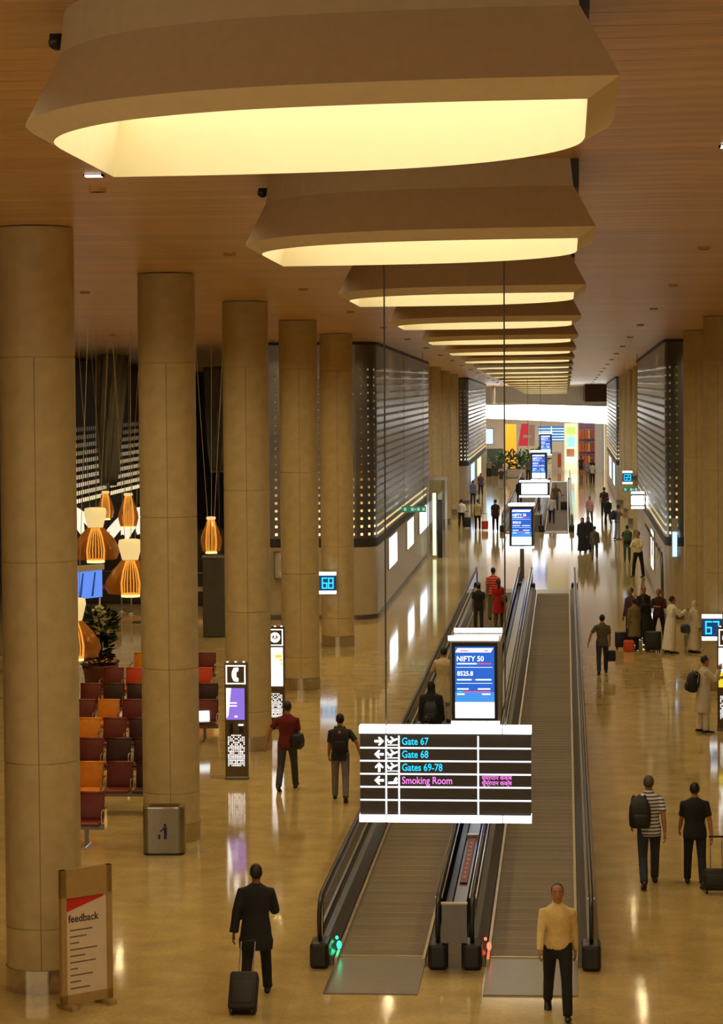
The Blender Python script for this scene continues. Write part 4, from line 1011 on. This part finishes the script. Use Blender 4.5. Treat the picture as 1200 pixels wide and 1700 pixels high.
def body_mesh(J, voxel):
    g = G(); g.loft(torso_rings(J, TORSO))
    hc = head_c(J)
    g.tube([J['P'] + J['u'] * .50, J['P'] + J['u'] * .56, hc + Vector((0, -.01, -.06))], [.07, .054, .05], 12)
    g.loft([[(hc.x + w2 * math.cos(a), hc.y + yo + d2 * math.sin(a), hc.z + dz) for a in [2 * math.pi * j / 16 for j in range(16)]] for dz, w2, d2, yo in HEAD])
    g.tube([(hc.x, hc.y + .088, hc.z + .02), (hc.x, hc.y + .108, hc.z - .025), (hc.x, hc.y + .09, hc.z - .04)], [.009, .015, .012], 8)
    for s in (-1, 1): g.ell((hc.x + s * .078, hc.y - .005, hc.z - .01), (.012, .02, .032), 8, 6)
    for k, s in (('r', 1), ('l', -1)):
        sh = J[k + 'sh']
        g.tube([sh + Vector((-s * .05, 0, .0)), sh + Vector((s * .005, 0, -.01)), sh.lerp(J[k + 'el'], .5), J[k + 'el'], J[k + 'el'].lerp(J[k + 'wr'], .4), J[k + 'wr'] + J[k + 'd'] * .015], [.05, .054, .046, .040, .038, .027], 10)
        h, kn, an = J[k + 'hip'], J[k + 'knee'], J[k + 'ank']
        g.tube([h + Vector((0, 0, .05)), h.lerp(kn, .35), kn, kn.lerp(an, .35), an + Vector((0, 0, -.02))], [.088, .076, .053, .053, .036], 12)
    me = ev_mesh(g, voxel)
    hg = G()
    for k, s in (('r', 1), ('l', -1)):
        d = J[k + 'd']; w = J[k + 'wr']; side = Vector((0, 1, 0)); side = (side - d * side.dot(d)).normalized()
        nr = d.cross(side).normalized(); inn = nr if nr.x * -s > 0 else -nr      # towards the body
        hg.loft([[(w + d * q + side * (a * math.cos(t)) + nr * (b * math.sin(t)))[:] for t in [2 * math.pi * j / 10 for j in range(10)]] for q, a, b in ((-.01, .024, .02), (.03, .036, .017), (.075, .041, .015), (.092, .038, .012))])
        for i, (off, ln) in enumerate(((-.030, .058), (-.010, .072), (.010, .078), (.030, .070))):
            b0 = w + d * .086 + side * off; m1 = b0 + d * ln * .5 + inn * .008; e1 = m1 + d * ln * .42 + inn * .026
            hg.tube([b0, m1, e1], [.0095, .009, .007], 6)
        tb = w + d * .03 + side * .032; hg.tube([tb, tb + side * .026 + d * .030 + inn * .006, tb + side * .028 + d * .066 + inn * .018], [.012, .011, .008], 6)
    hm = hg.mesh('h', True)
    bm = bmesh.new(); bm.from_mesh(me); bm.from_mesh(hm); bm.to_mesh(me); bm.free(); bpy.data.meshes.remove(hm)
    me.polygons.foreach_set('use_smooth', [True] * len(me.polygons))
    return me
def top_mesh(J, sleeve, length, voxel, loose=0.0):
    """length: 'tucked', 'tee', 'kurta', 'thobe'"""
    g = G(); inf = .014 + loose
    rows = [r for r in TORSO if r[0] > -.01]
    rows = rows[:-2] + [(.532, .072 - inf * .6, .066 - inf * .6), (.550, .064 - inf, .062 - inf)]
    if length == 'tee': rows = [(-.13, .172, .124), (-.05, .172, .124)] + rows
    elif length in ('kurta', 'thobe', 'coat'):
        drop = {'kurta': -.48, 'thobe': -.84, 'coat': -.30}[length]
        rows = [(drop, .225 if length != 'coat' else .19, .165), (drop * .6, .20, .15), (-.12, .182, .132)] + [r for r in rows if r[0] > .0]
    else: rows = [(-.03, .162, .114)] + rows
    g.loft(torso_rings(J, rows, inf))
    for k, s in (('r', 1), ('l', -1)):
        sh, el, wr = J[k + 'sh'], J[k + 'el'], J[k + 'wr']
        pts = [sh + Vector((-s * .06, 0, .0)), sh + Vector((s * .005, 0, -.008))]; rad = [.050 + loose, .062 + loose]
        if sleeve == 'short': pts += [sh.lerp(el, .45), sh.lerp(el, .78)]; rad += [.062, .062]
        else: pts += [sh.lerp(el, .5), el, el.lerp(wr, .5), wr + J[k + 'd'] * .01]; rad += [.060 + loose, .054 + loose, .048 + loose, .042 + loose * 1.6]
        g.tube(pts, rad, 12)
    me = ev_mesh(g, voxel, 2)
    return me
def collar_mesh(J):
    g = G(); c = J['P'] + J['u'] * .545
    rg = []
    for dz, r in ((-.02, .074), (.022, .066), (.024, .058), (-.02, .060)):
        rg.append([(c.x + r * math.cos(a), c.y + .004 + r * math.sin(a) * 1.02, c.z + dz + .016 * -math.sin(a)) for a in [2 * math.pi * j / 18 for j in range(18)]])
    g.loft(rg + [rg[0]], cap=False)
    return g.mesh('collar', True)
def trouser_mesh(J, voxel, wide=0.0):
    g = G(); g.loft(torso_rings(J, [(-.15, .10, .09), (-.09, .158, .116), (.0, .168, .118), (.06, .160, .112)], .008))
    for k in 'rl':
        h, kn, an = J[k + 'hip'], J[k + 'knee'], J[k + 'ank']
        g.tube([h + Vector((0, 0, .04)), h.lerp(kn, .35), kn, kn.lerp(an, .4), an + Vector((0, 0, -.015))], [.096, .090 + wide, .071 + wide, .069 + wide, .062 + wide], 12)
    return ev_mesh(g, voxel, 2)
def shoe_mesh(J, k):
    an, fa = J[k + 'ank'], J[k + 'fa']; g = G()
    c, s = math.cos(fa), math.sin(fa)
    prof = [(-.085, .030, .045), (-.06, .042, .075), (-.01, .044, .082), (.06, .046, .058), (.13, .050, .046), (.175, .040, .036), (.195, .016, .018)]
    rg = []
    for y, w2, h in prof:
        r = []
        for t in [2 * math.pi * j / 10 for j in range(10)]:
            zz = h * (math.sin(t) * .5 + .5); xx = w2 * math.cos(t) * (1 if math.sin(t) < .2 else .85); yy = y
            r.append((an.x + xx, an.y + yy * c - (zz - .075) * s * -1 * -1, an.z - .075 + zz + yy * s * 1.0))
        rg.append(r)
    g.loft(rg); return g.mesh('shoe', True)
def hair_mesh(J, kind):
    hc = head_c(J); g = G()
    if kind == 'short':
        g.ell((hc.x, hc.y - .016, hc.z + .022), (.083, .096, .104), 16, 10); return ev_mesh(g, .012, 2)
    if kind == 'long':
        g.ell((hc.x, hc.y - .016, hc.z + .022), (.086, .098, .106), 16, 10); g.tube([(hc.x, hc.y - .06, hc.z + .03), (hc.x, hc.y - .09, hc.z - .10), (hc.x, hc.y - .12, hc.z - .26)], [(.07, .05), (.08, .05), (.05, .03)], 10); return ev_mesh(g, .013, 2)
    if kind == 'scarf':
        g.ell((hc.x, hc.y - .014, hc.z + .016), (.092, .104, .116), 16, 10)
        g.loft([[(c0.x + w2 * math.cos(a), c0.y + yo + d2 * math.sin(a), c0.z + dz) for a in [2 * math.pi * j / 16 for j in range(16)]] for c0, dz, w2, d2, yo in ((hc, .02, .085, .085, -.02), (hc, -.07, .085, .088, -.015), (hc, -.15, .11, .105, -.01), (hc, -.23, .19, .13, -.015), (hc, -.34, .20, .14, -.02))])
        return ev_mesh(g, .014, 3)
    if kind == 'cap':
        g.ell((hc.x, hc.y - .004, hc.z + .055), (.086, .103, .075), 16, 8); return ev_mesh(g, .012, 2)
CACHE = {}
def cached(key, fn):
    if key not in CACHE: CACHE[key] = fn()
    return CACHE[key]
SKIN = mat('skin_brown', lin((172, 118, 82)), .55, vary=.04)
SKIN2 = mat('skin_dark', lin((112, 72, 48)), .55, vary=.04)
HAIRM = mat('hair_black', (.010, .008, .007), .5, vary=.2, scale=40)
HAIRG = mat('hair_grey', (.09, .075, .06), .6, vary=.2, scale=40)
def cloth(rgb, name=None):
    return mat(name or 'cloth_%d_%d_%d' % rgb, lin(rgb), .85, vary=.10, scale=14, bump=.15)
SHOE = mat('shoe_black', (.012, .011, .010), .4, vary=.1)
def person(label, x, y, rot, H, pose, top, bottom, sleeve='short', length='tee', hair='short', hairm=None, shoes=None, skin=None, loose=0.0, wide=0.0, face=False, collar=False, z=0.0, near=True):
    """top / bottom are materials; rot 0 = walking away from the camera"""
    vx = .015 if near else .026
    J = cached((pose, 'J'), lambda: fk(POSES[pose]))
    t = thing('person', label, 'person', (x, y, z), R(rot)); s = H / 1.735; t.scale = (s, s, s)
    put('body', cached((pose, 'b', vx), lambda: body_mesh(J, vx)), skin or SKIN, t)
    put('hair' if hair in ('short', 'long') else ('head_scarf' if hair == 'scarf' else 'cap'), cached((pose, 'h', hair), lambda: hair_mesh(J, hair)), hairm or HAIRM, t)
    nm = {'tee': 'shirt', 'tucked': 'shirt', 'kurta': 'kurta', 'thobe': 'robe', 'coat': 'jacket'}[length]
    put(nm, cached((pose, 't', sleeve, length, loose, vx), lambda: top_mesh(J, sleeve, length, vx, loose)), top, t)
    put('trousers', cached((pose, 'l', wide, vx), lambda: trouser_mesh(J, vx, wide)), bottom, t)
    for k in 'rl': put('shoe', cached((pose, 's', k), lambda: shoe_mesh(J, k)), shoes or SHOE, t)
    if collar: put('collar', cached((pose, 'c'), lambda: collar_mesh(J)), top, t)
    if face:
        hc = head_c(J)
        for sx in (-1, 1):
            e = G().ell((hc.x + sx * .030, hc.y + .084, hc.z + .012), (.013, .008, .007), 8, 6).obj('eye', mat('eye_white', (.6, .58, .55), .3, vary=.02), t, True)
            G().ell((hc.x + sx * .030, hc.y + .0915, hc.z + .012), (.006, .003, .006), 8, 6).obj('iris', HAIRM, e, True)
            G().box(hc.x + sx * .030 - .018, hc.x + sx * .030 + .018, hc.y + .084, hc.y + .094, hc.z + .030, hc.z + .037).obj('eyebrow', HAIRM, t)
        G().ell((hc.x, hc.y + .086, hc.z - .066), (.024, .008, .007), 8, 6).obj('mouth', mat('lips', lin((120, 62, 52)), .5, vary=.03), t, True)
    return t, J, s
def wpos(t, s, p):
    a = t.rotation_euler.z; p = Vector(p) * s
    return (t.location.x + p.x * math.cos(a) - p.y * math.sin(a), t.location.y + p.x * math.sin(a) + p.y * math.cos(a), t.location.z + p.z)
def backpack(pers, label, m, off=(0, -.235, 1.0), sz=1.0, accent=None, twist=0):
    t, J, s = pers
    b = thing('backpack', label, 'backpack', wpos(t, s, off), t.rotation_euler.z + R(twist)); b.scale = (sz, sz, sz)
    rg = []
    for z, w2, d2, yo in ((0, .12, .07, .0), (.03, .155, .10, 0), (.18, .165, .115, -.01), (.32, .155, .10, 0), (.42, .12, .07, .01), (.46, .06, .03, .02)):
        rg.append([(x, y2 + yo, z) for x, y2 in rrect(w2, d2, min(w2, d2) * .7, 4)])
    autosmooth(G().loft(rg).obj('bag_body', m, b), 50)
    p = G().rbox(-.11, .11, -.155, -.09, .04, .22, .03); p.obj('pocket', m, b, True)
    for sx in (-1, 1):
        G().tube([(sx * .09, .06, .04), (sx * .13, .11, .16), (sx * .11, .16, .40), (sx * .09, .10, .47), (sx * .07, .04, .43)], (.022, .010), 6).obj('strap', m, b, True)
    G().tube([(-.04, .02, .45), (0, .02, .50), (.04, .02, .45)], .009, 6).obj('grab_handle', m, b, True)
    if accent: G().prism([(-.035, .36), (.035, .36), (0, .42)], -.07, -.10).obj('badge', accent, b)
    return b
def shoulder_bag(pers, label, m, off, sz=1.0, rot=0, strap_to=None):
    t, J, s = pers
    b = thing('shoulder_bag', label, 'bag', wpos(t, s, off), t.rotation_euler.z + R(rot)); b.scale = (sz, sz, sz)
    autosmooth(G().loft([[(x, y2, z) for x, y2 in rrect(w2, d2, d2 * .8, 4)] for z, w2, d2 in ((0, .14, .06), (.03, .19, .09), (.15, .20, .10), (.26, .17, .08), (.29, .10, .03))]).obj('bag_body', m, b), 50)
    if strap_to:
        G().tube([(-.02, 0, .26), (strap_to[0] * .5 + .03, strap_to[1] * .5, .26 + strap_to[2] * .5), strap_to], (.020, .008), 6).obj('strap', m, b, True)
    G().box(-.12, .12, -.105, -.09, .16, .175).obj('zip', M_DSTEEL, b)
    return b
def suitcase(x, y, rot, label, m, h=.52, w=.36, d=.22, tilt=0, handle=.45):
    t = thing('suitcase', label, 'suitcase', (x, y, 0)); t.rotation_euler = (R(tilt), 0, R(rot))
    G().rbox(-w / 2, w / 2, -d / 2, d / 2, .06, .06 + h, .04).obj('shell', m, t, True)
    G().rbox(-w / 2 + .04, w / 2 - .04, -d / 2 - .025, -d / 2 + .01, .12, .06 + h * .7, .02).obj('pocket', m, t, True)
    for sx in (-1, 1):
        for sy in (-1, 1): G().tube([(sx * (w / 2 - .05) - .015, sy * (d / 2 - .04), .03), (sx * (w / 2 - .05) + .015, sy * (d / 2 - .04), .03)], .03, 10).obj('wheel', M_BLACK, t, True)
    if handle:
        for sx in (-1, 1): G().tube([(sx * .09, d / 2 - .03, .06 + h - .02), (sx * .09, d / 2 - .03, .06 + h + handle)], .010, 6).obj('handle_rod', M_STEEL, t)
        G().tube([(-.11, d / 2 - .03, .06 + h + handle), (.11, d / 2 - .03, .06 + h + handle)], .016, 8).obj('grip', M_BLACK, t, True)
    return t
BLK, NAVY, JEAN, GREYJ = cloth((24, 22, 22)), cloth((30, 32, 44)), cloth((50, 56, 72)), cloth((118, 114, 112))
WHT, CREAM, OFFW = cloth((225, 220, 208)), cloth((216, 190, 128)), cloth((205, 196, 178))
OLIVE, MAROON, RED, KHAKI = cloth((92, 86, 68)), cloth((104, 26, 26)), cloth((190, 34, 30)), cloth((120, 104, 72))
PURP, PINK, GREEN, GREY = cloth((78, 50, 60)), cloth((205, 160, 160)), cloth((70, 92, 48)), cloth((150, 148, 150))
BAGB = mat('bag_black', (.014, .013, .014), .6, vary=.2, scale=20)
def striped(name, a, b, per):
    m = mat(name, lin(a), .85, vary=.02); nt = m.node_tree
    tc = nt.nodes.new('ShaderNodeTexCoord'); sp = nt.nodes.new('ShaderNodeSeparateXYZ'); mo = nt.nodes.new('ShaderNodeMath'); mo.operation = 'PINGPONG'; mo.inputs[1].default_value = per / 2
    gt = nt.nodes.new('ShaderNodeMath'); gt.operation = 'GREATER_THAN'; gt.inputs[1].default_value = per * .27
    mx = nt.nodes.new('ShaderNodeMix'); mx.data_type = 'RGBA'; mx.inputs[6].default_value = (*lin(a), 1); mx.inputs[7].default_value = (*lin(b), 1)
    nt.links.new(tc.outputs['Object'], sp.inputs[0]); nt.links.new(sp.outputs[2], mo.inputs[0]); nt.links.new(mo.outputs[0], gt.inputs[0]); nt.links.new(gt.outputs[0], mx.inputs[0])
    nt.links.new(mx.outputs[2], nt.nodes['Principled BSDF'].inputs['Base Color']); return m
STRW = striped('striped_polo', (225, 222, 215), (80, 82, 110), .052)
STRR = striped('striped_red', (205, 45, 38), (225, 140, 120), .085)

# nearest people
person('man in black jacket and trousers walking away pulling a silver trolley handle', -4.05, 33.3, 0, 1.76, 'pull_l', BLK, BLK, 'long', 'coat', skin=SKIN2, loose=.012)
suitcase(-4.12, 32.3, 0, 'black suitcase with silver handle pulled by the man in black', BAGB, handle=.50, tilt=-38)
p = person('man in dark red t-shirt and jeans walking away past the charging kiosk', -5.49, 50.5, -4, 1.78, 'arm_out_l', MAROON, cloth((60, 58, 62)))
shoulder_bag(p, 'black shoulder bag on the man in dark red', BAGB, (.20, -.02, .80), 1.05, 80, strap_to=(.05, .10, .52))
p = person('man in dark t-shirt and grey jeans walking away with a backpack', -4.33, 49.2, 3, 1.70, 'arm_out_r', cloth((48, 50, 58)), GREYJ)
backpack(p, 'black and grey backpack with orange tag on the man in grey jeans', cloth((38, 38, 40), 'pack_grey'), accent=mat('tag_orange', lin((210, 110, 70)), .6, vary=.05))
p = person('man in striped white polo and dark jeans walking away', 1.29, 41.0, 4, 1.80, 'walk_r', STRW, JEAN, hairm=HAIRG, collar=True)
backpack(p, 'black backpack slung on the left shoulder of the man in striped polo', BAGB, (-.16, -.21, .93), 1.05)
p = person('man in black t-shirt and dark jeans walking away pulling a trolley', 2.01, 41.0, 0, 1.66, 'pull_r', BLK, NAVY, loose=.012)
suitcase(2.32, 40.35, 0, 'black cabin suitcase pulled by the man in black t-shirt', BAGB, h=.34, w=.42, d=.24, handle=.50, tilt=-14)
person('man in cream shirt and black trousers walking towards the camera on the walkway', -.13, 32.5, 182, 1.74, 'walk_l', CREAM, BLK, 'long', 'tucked', face=True, collar=True)
p = person('man in white kurta facing the kiosk at the right edge', 3.10, 59.0, -80, 1.75, 'phone', OFFW, OFFW, 'long', 'kurta', wide=.012, loose=.01, face=True)
backpack(p, 'black backpack on the man in white kurta by the kiosk', BAGB, (-.02, -.26, .92), 1.0)
p = person('man in olive t-shirt and dark jeans walking away beside the right walkway', .98, 71.0, 2, 1.64, 'arm_out_l', OLIVE, JEAN)
tag(G().rbox(-.11, .11, -.06, .06, 0, .30, .03).obj('hand_bag', BAGB), 'small black bag carried by the man in olive t-shirt', 'bag').location = wpos(p[0], p[2], (.27, .06, .34))
# group by the right column
G4 = 'travellers standing together by the right column'
def grp(p, g):
    p[0]['group'] = g; return p
grp(person('person in purple sweater at the back left of the waiting group', 1.95, 78.6, 130, 1.74, 'stand', PURP, BLK, 'long', 'tee'), G4)
grp(person('person in khaki shirt at the front of the waiting group', 2.01, 77.0, 30, 1.55, 'stand', KHAKI, cloth((60, 52, 44)), 'long', 'kurta'), G4)
grp(person('person in black robe and scarf in the middle of the waiting group', 2.42, 78.0, 60, 1.58, 'read', BLK, BLK, 'long', 'thobe', hair='scarf', hairm=BLK, loose=.02), G4)
grp(person('person in dark maroon top at the back right of the waiting group', 2.82, 79.6, 170, 1.62, 'folded', cloth((66, 36, 34)), BLK, 'long', 'tee', face=True), G4)
grp(person('person in black jacket standing behind the waiting group', 2.38, 80.2, 200, 1.66, 'stand', cloth((44, 38, 40)), BLK, 'long', 'coat'), G4)
grp(person('man in long white robe beside the waiting group', 3.05, 76.2, -70, 1.68, 'read', WHT, WHT, 'long', 'thobe', loose=.02), G4)
p = grp(person('person in white robe and head scarf next to the right column', 3.74, 76.4, -60, 1.52, 'stand', OFFW, OFFW, 'long', 'thobe', hair='scarf', hairm=OFFW, loose=.025), G4)
shoulder_bag(p, 'blue shoulder bag with white label on the person in white scarf', mat('bag_blue', lin((62, 72, 110)), .6, vary=.1), (-.14, -.26, .66), .9, 0)
suitcase(1.62, 77.4, 10, 'navy suitcase beside the waiting group', mat('case_navy', lin((28, 30, 50)), .5, vary=.1), h=.46, w=.34, handle=.0)
tag(G().rbox(-.16, .16, -.10, .10, 0, .34, .05).obj('holdall', mat('bag_orange', lin((200, 80, 45)), .6, vary=.1), None, True, (1.84, 76.7, .001)), 'orange holdall on the floor in front of the waiting group', 'bag')
suitcase(2.55, 76.6, -20, 'large black suitcase in front of the waiting group', BAGB, h=.55, w=.44, d=.28, handle=.0)
# people on the near left walkway
Z0 = .026
person('man in red striped shirt standing on the left walkway', -2.44, 86.8, 0, 1.74, 'stand', STRR, KHAKI, z=Z0)
p = person('woman in red dress standing on the left walkway', -2.20, 84.4, 5, 1.54, 'stand', RED, cloth((120, 80, 60)), 'short', 'kurta', hair='long', z=Z0)
shoulder_bag(p, 'brown shoulder bag on the woman in red dress', mat('bag_brown', lin((110, 70, 45)), .6, vary=.1), (.20, -.05, .88), .85, 70)
person('boy in dark t-shirt standing on the left walkway', -2.80, 82.8, 0, 1.52, 'stand', cloth((46, 44, 46)), cloth((70, 62, 54)), z=Z0)
person('man in cream kurta standing on the left walkway beside the screen pylon', -2.88, 60.5, -20, 1.76, 'rail', cloth((214, 196, 150)), OFFW, 'long', 'kurta', loose=.01, z=Z0)
p = person('woman in black abaya and head scarf on the left walkway', -2.86, 54.6, 0, 1.63, 'stand', BLK, BLK, 'long', 'thobe', hair='scarf', hairm=BLK, loose=.03, z=Z0)
backpack(p, 'black backpack on the woman in black abaya', BAGB, (0, -.27, .86), .95)
person('child in white top behind the overhead sign on the left walkway', -2.80, 51.5, 0, 1.30, 'stand', OFFW, NAVY, z=Z0)
# middle distance
N = dict(near=False)
person('security guard in white shirt and black trousers with folded arms by the right wall', 2.93, 106.0, 150, 1.86, 'folded', cloth((225, 212, 165)), BLK, 'long', 'tucked', face=True, **N)
p = person('man in dark top with a green backpack near the security guard', 2.70, 115.2, 0, 1.60, 'stand', cloth((40, 42, 38)), cloth((70, 84, 80)), **N)
backpack(p, 'green backpack on the man near the security guard', GREEN)
p = person('man in grey shirt with a black backpack seen from the side', 2.59, 131, -70, 1.76, 'read', cloth((110, 100, 112)), GREY, **N)
backpack(p, 'black backpack on the man in grey shirt', BAGB)
person('man in pink shirt walking beside the distant walkway', 1.34, 145.4, 175, 1.62, 'walk_r', PINK, GREYJ, **N)
person('man in dark maroon shirt in the right aisle', 2.24, 152, 0, 1.80, 'stroll', cloth((66, 42, 42)), BLK, **N)
person('man in black in the right aisle in front of the maroon shirted man', 2.32, 143.6, 10, 1.62, 'walk_l', BLK, BLK, 'long', **N)
person('woman in black abaya on the left of a walking pair', .77, 120.9, 175, 1.64, 'stand', BLK, BLK, 'long', 'thobe', hair='scarf', hairm=BLK, loose=.02, **N)
person('woman in navy abaya on the right of a walking pair', 1.04, 121.8, 185, 1.64, 'stand', NAVY, NAVY, 'long', 'thobe', hair='scarf', hairm=NAVY, loose=.02, **N)
person('boy in olive jacket walking beside the abaya pair', 1.29, 116.8, 0, 1.52, 'walk_r', OLIVE, cloth((84, 78, 68)), 'long', **N)
person('man in khaki shirt on the distant right walkway with a suitcase', -.62, 160.5, 180, 1.72, 'arm_out_l', KHAKI, GREYJ, z=Z0, **N)
suitcase(-.12, 160.0, 0, 'black suitcase on the distant right walkway', BAGB, h=.5, w=.4, handle=.4).location.z = Z0
person('man in white shirt and jeans on the distant right walkway', -.78, 146, 180, 1.62, 'walk_l', WHT, JEAN, 'long', z=Z0, **N)
person('person in white shirt with a dark trolley in the far left aisle', -5.72, 142.2, 0, 1.62, 'walk_r', WHT, BLK, 'long', 'tucked', **N)
p = person('man in pale yellow shirt in the far left aisle', -4.75, 139.9, 0, 1.66, 'stand', cloth((205, 195, 130)), BLK, **N)
suitcase(-4.35, 139.6, 0, 'red suitcase beside the man in pale yellow shirt', mat('case_red', lin((205, 60, 35)), .5, vary=.08), h=.45, w=.36, handle=.4)
suitcase(-5.4, 141.8, 0, 'dark trolley case beside the person in white shirt', BAGB, h=.55, w=.4, handle=.3)
person('man in dark maroon shirt standing left of the distant walkway', -3.76, 138.7, 0, 1.70, 'stand', cloth((58, 36, 36)), BLK, **N)
person('woman in purple top in the far left aisle', -5.95, 182, 180, 1.60, 'stroll', cloth((110, 84, 105)), NAVY, **N)
person('man in blue shirt at the far left wall', -6.02, 168.5, 0, 1.60, 'stand', cloth((90, 120, 160)), NAVY, **N)
person('man in dark shirt left of the distant walkway far away', -4.79, 193, 180, 1.60, 'stand', cloth((50, 46, 50)), GREY, **N)
person('man in white shirt near the far planter', -4.92, 212.6, 180, 1.62, 'walk_l', WHT, GREYJ, **N)
person('person in grey near the far left counter', -6.4, 217.2, 180, 1.60, 'stand', GREY, BLK, **N)
person('man in blue grey shirt at the end of the distant walkway', -3.0, 209.5, 180, 1.78, 'stand', cloth((84, 92, 110)), NAVY, **N)
person('person in black on the distant left walkway', -3.02, 169.4, 0, 1.58, 'stand', BLK, BLK, 'long', 'coat', z=Z0, **N)
person('person in dark purple among the far right shoppers', 1.30, 219, 0, 1.72, 'stand', cloth((70, 44, 74)), BLK, **N)
person('person in grey among the far right shoppers', 1.78, 206.4, 180, 1.70, 'walk_r', GREY, GREYJ, **N)
person('person in black among the far right shoppers', 2.15, 212, 0, 1.72, 'walk_l', BLK, BLK, **N)
person('person in white shirt among the far right shoppers', 2.10, 203, 0, 1.66, 'stroll', OFFW, BLK, **N)
person('child in orange top among the far right shoppers', 1.25, 205, 10, 1.15, 'stand', cloth((220, 130, 70)), KHAKI, **N)
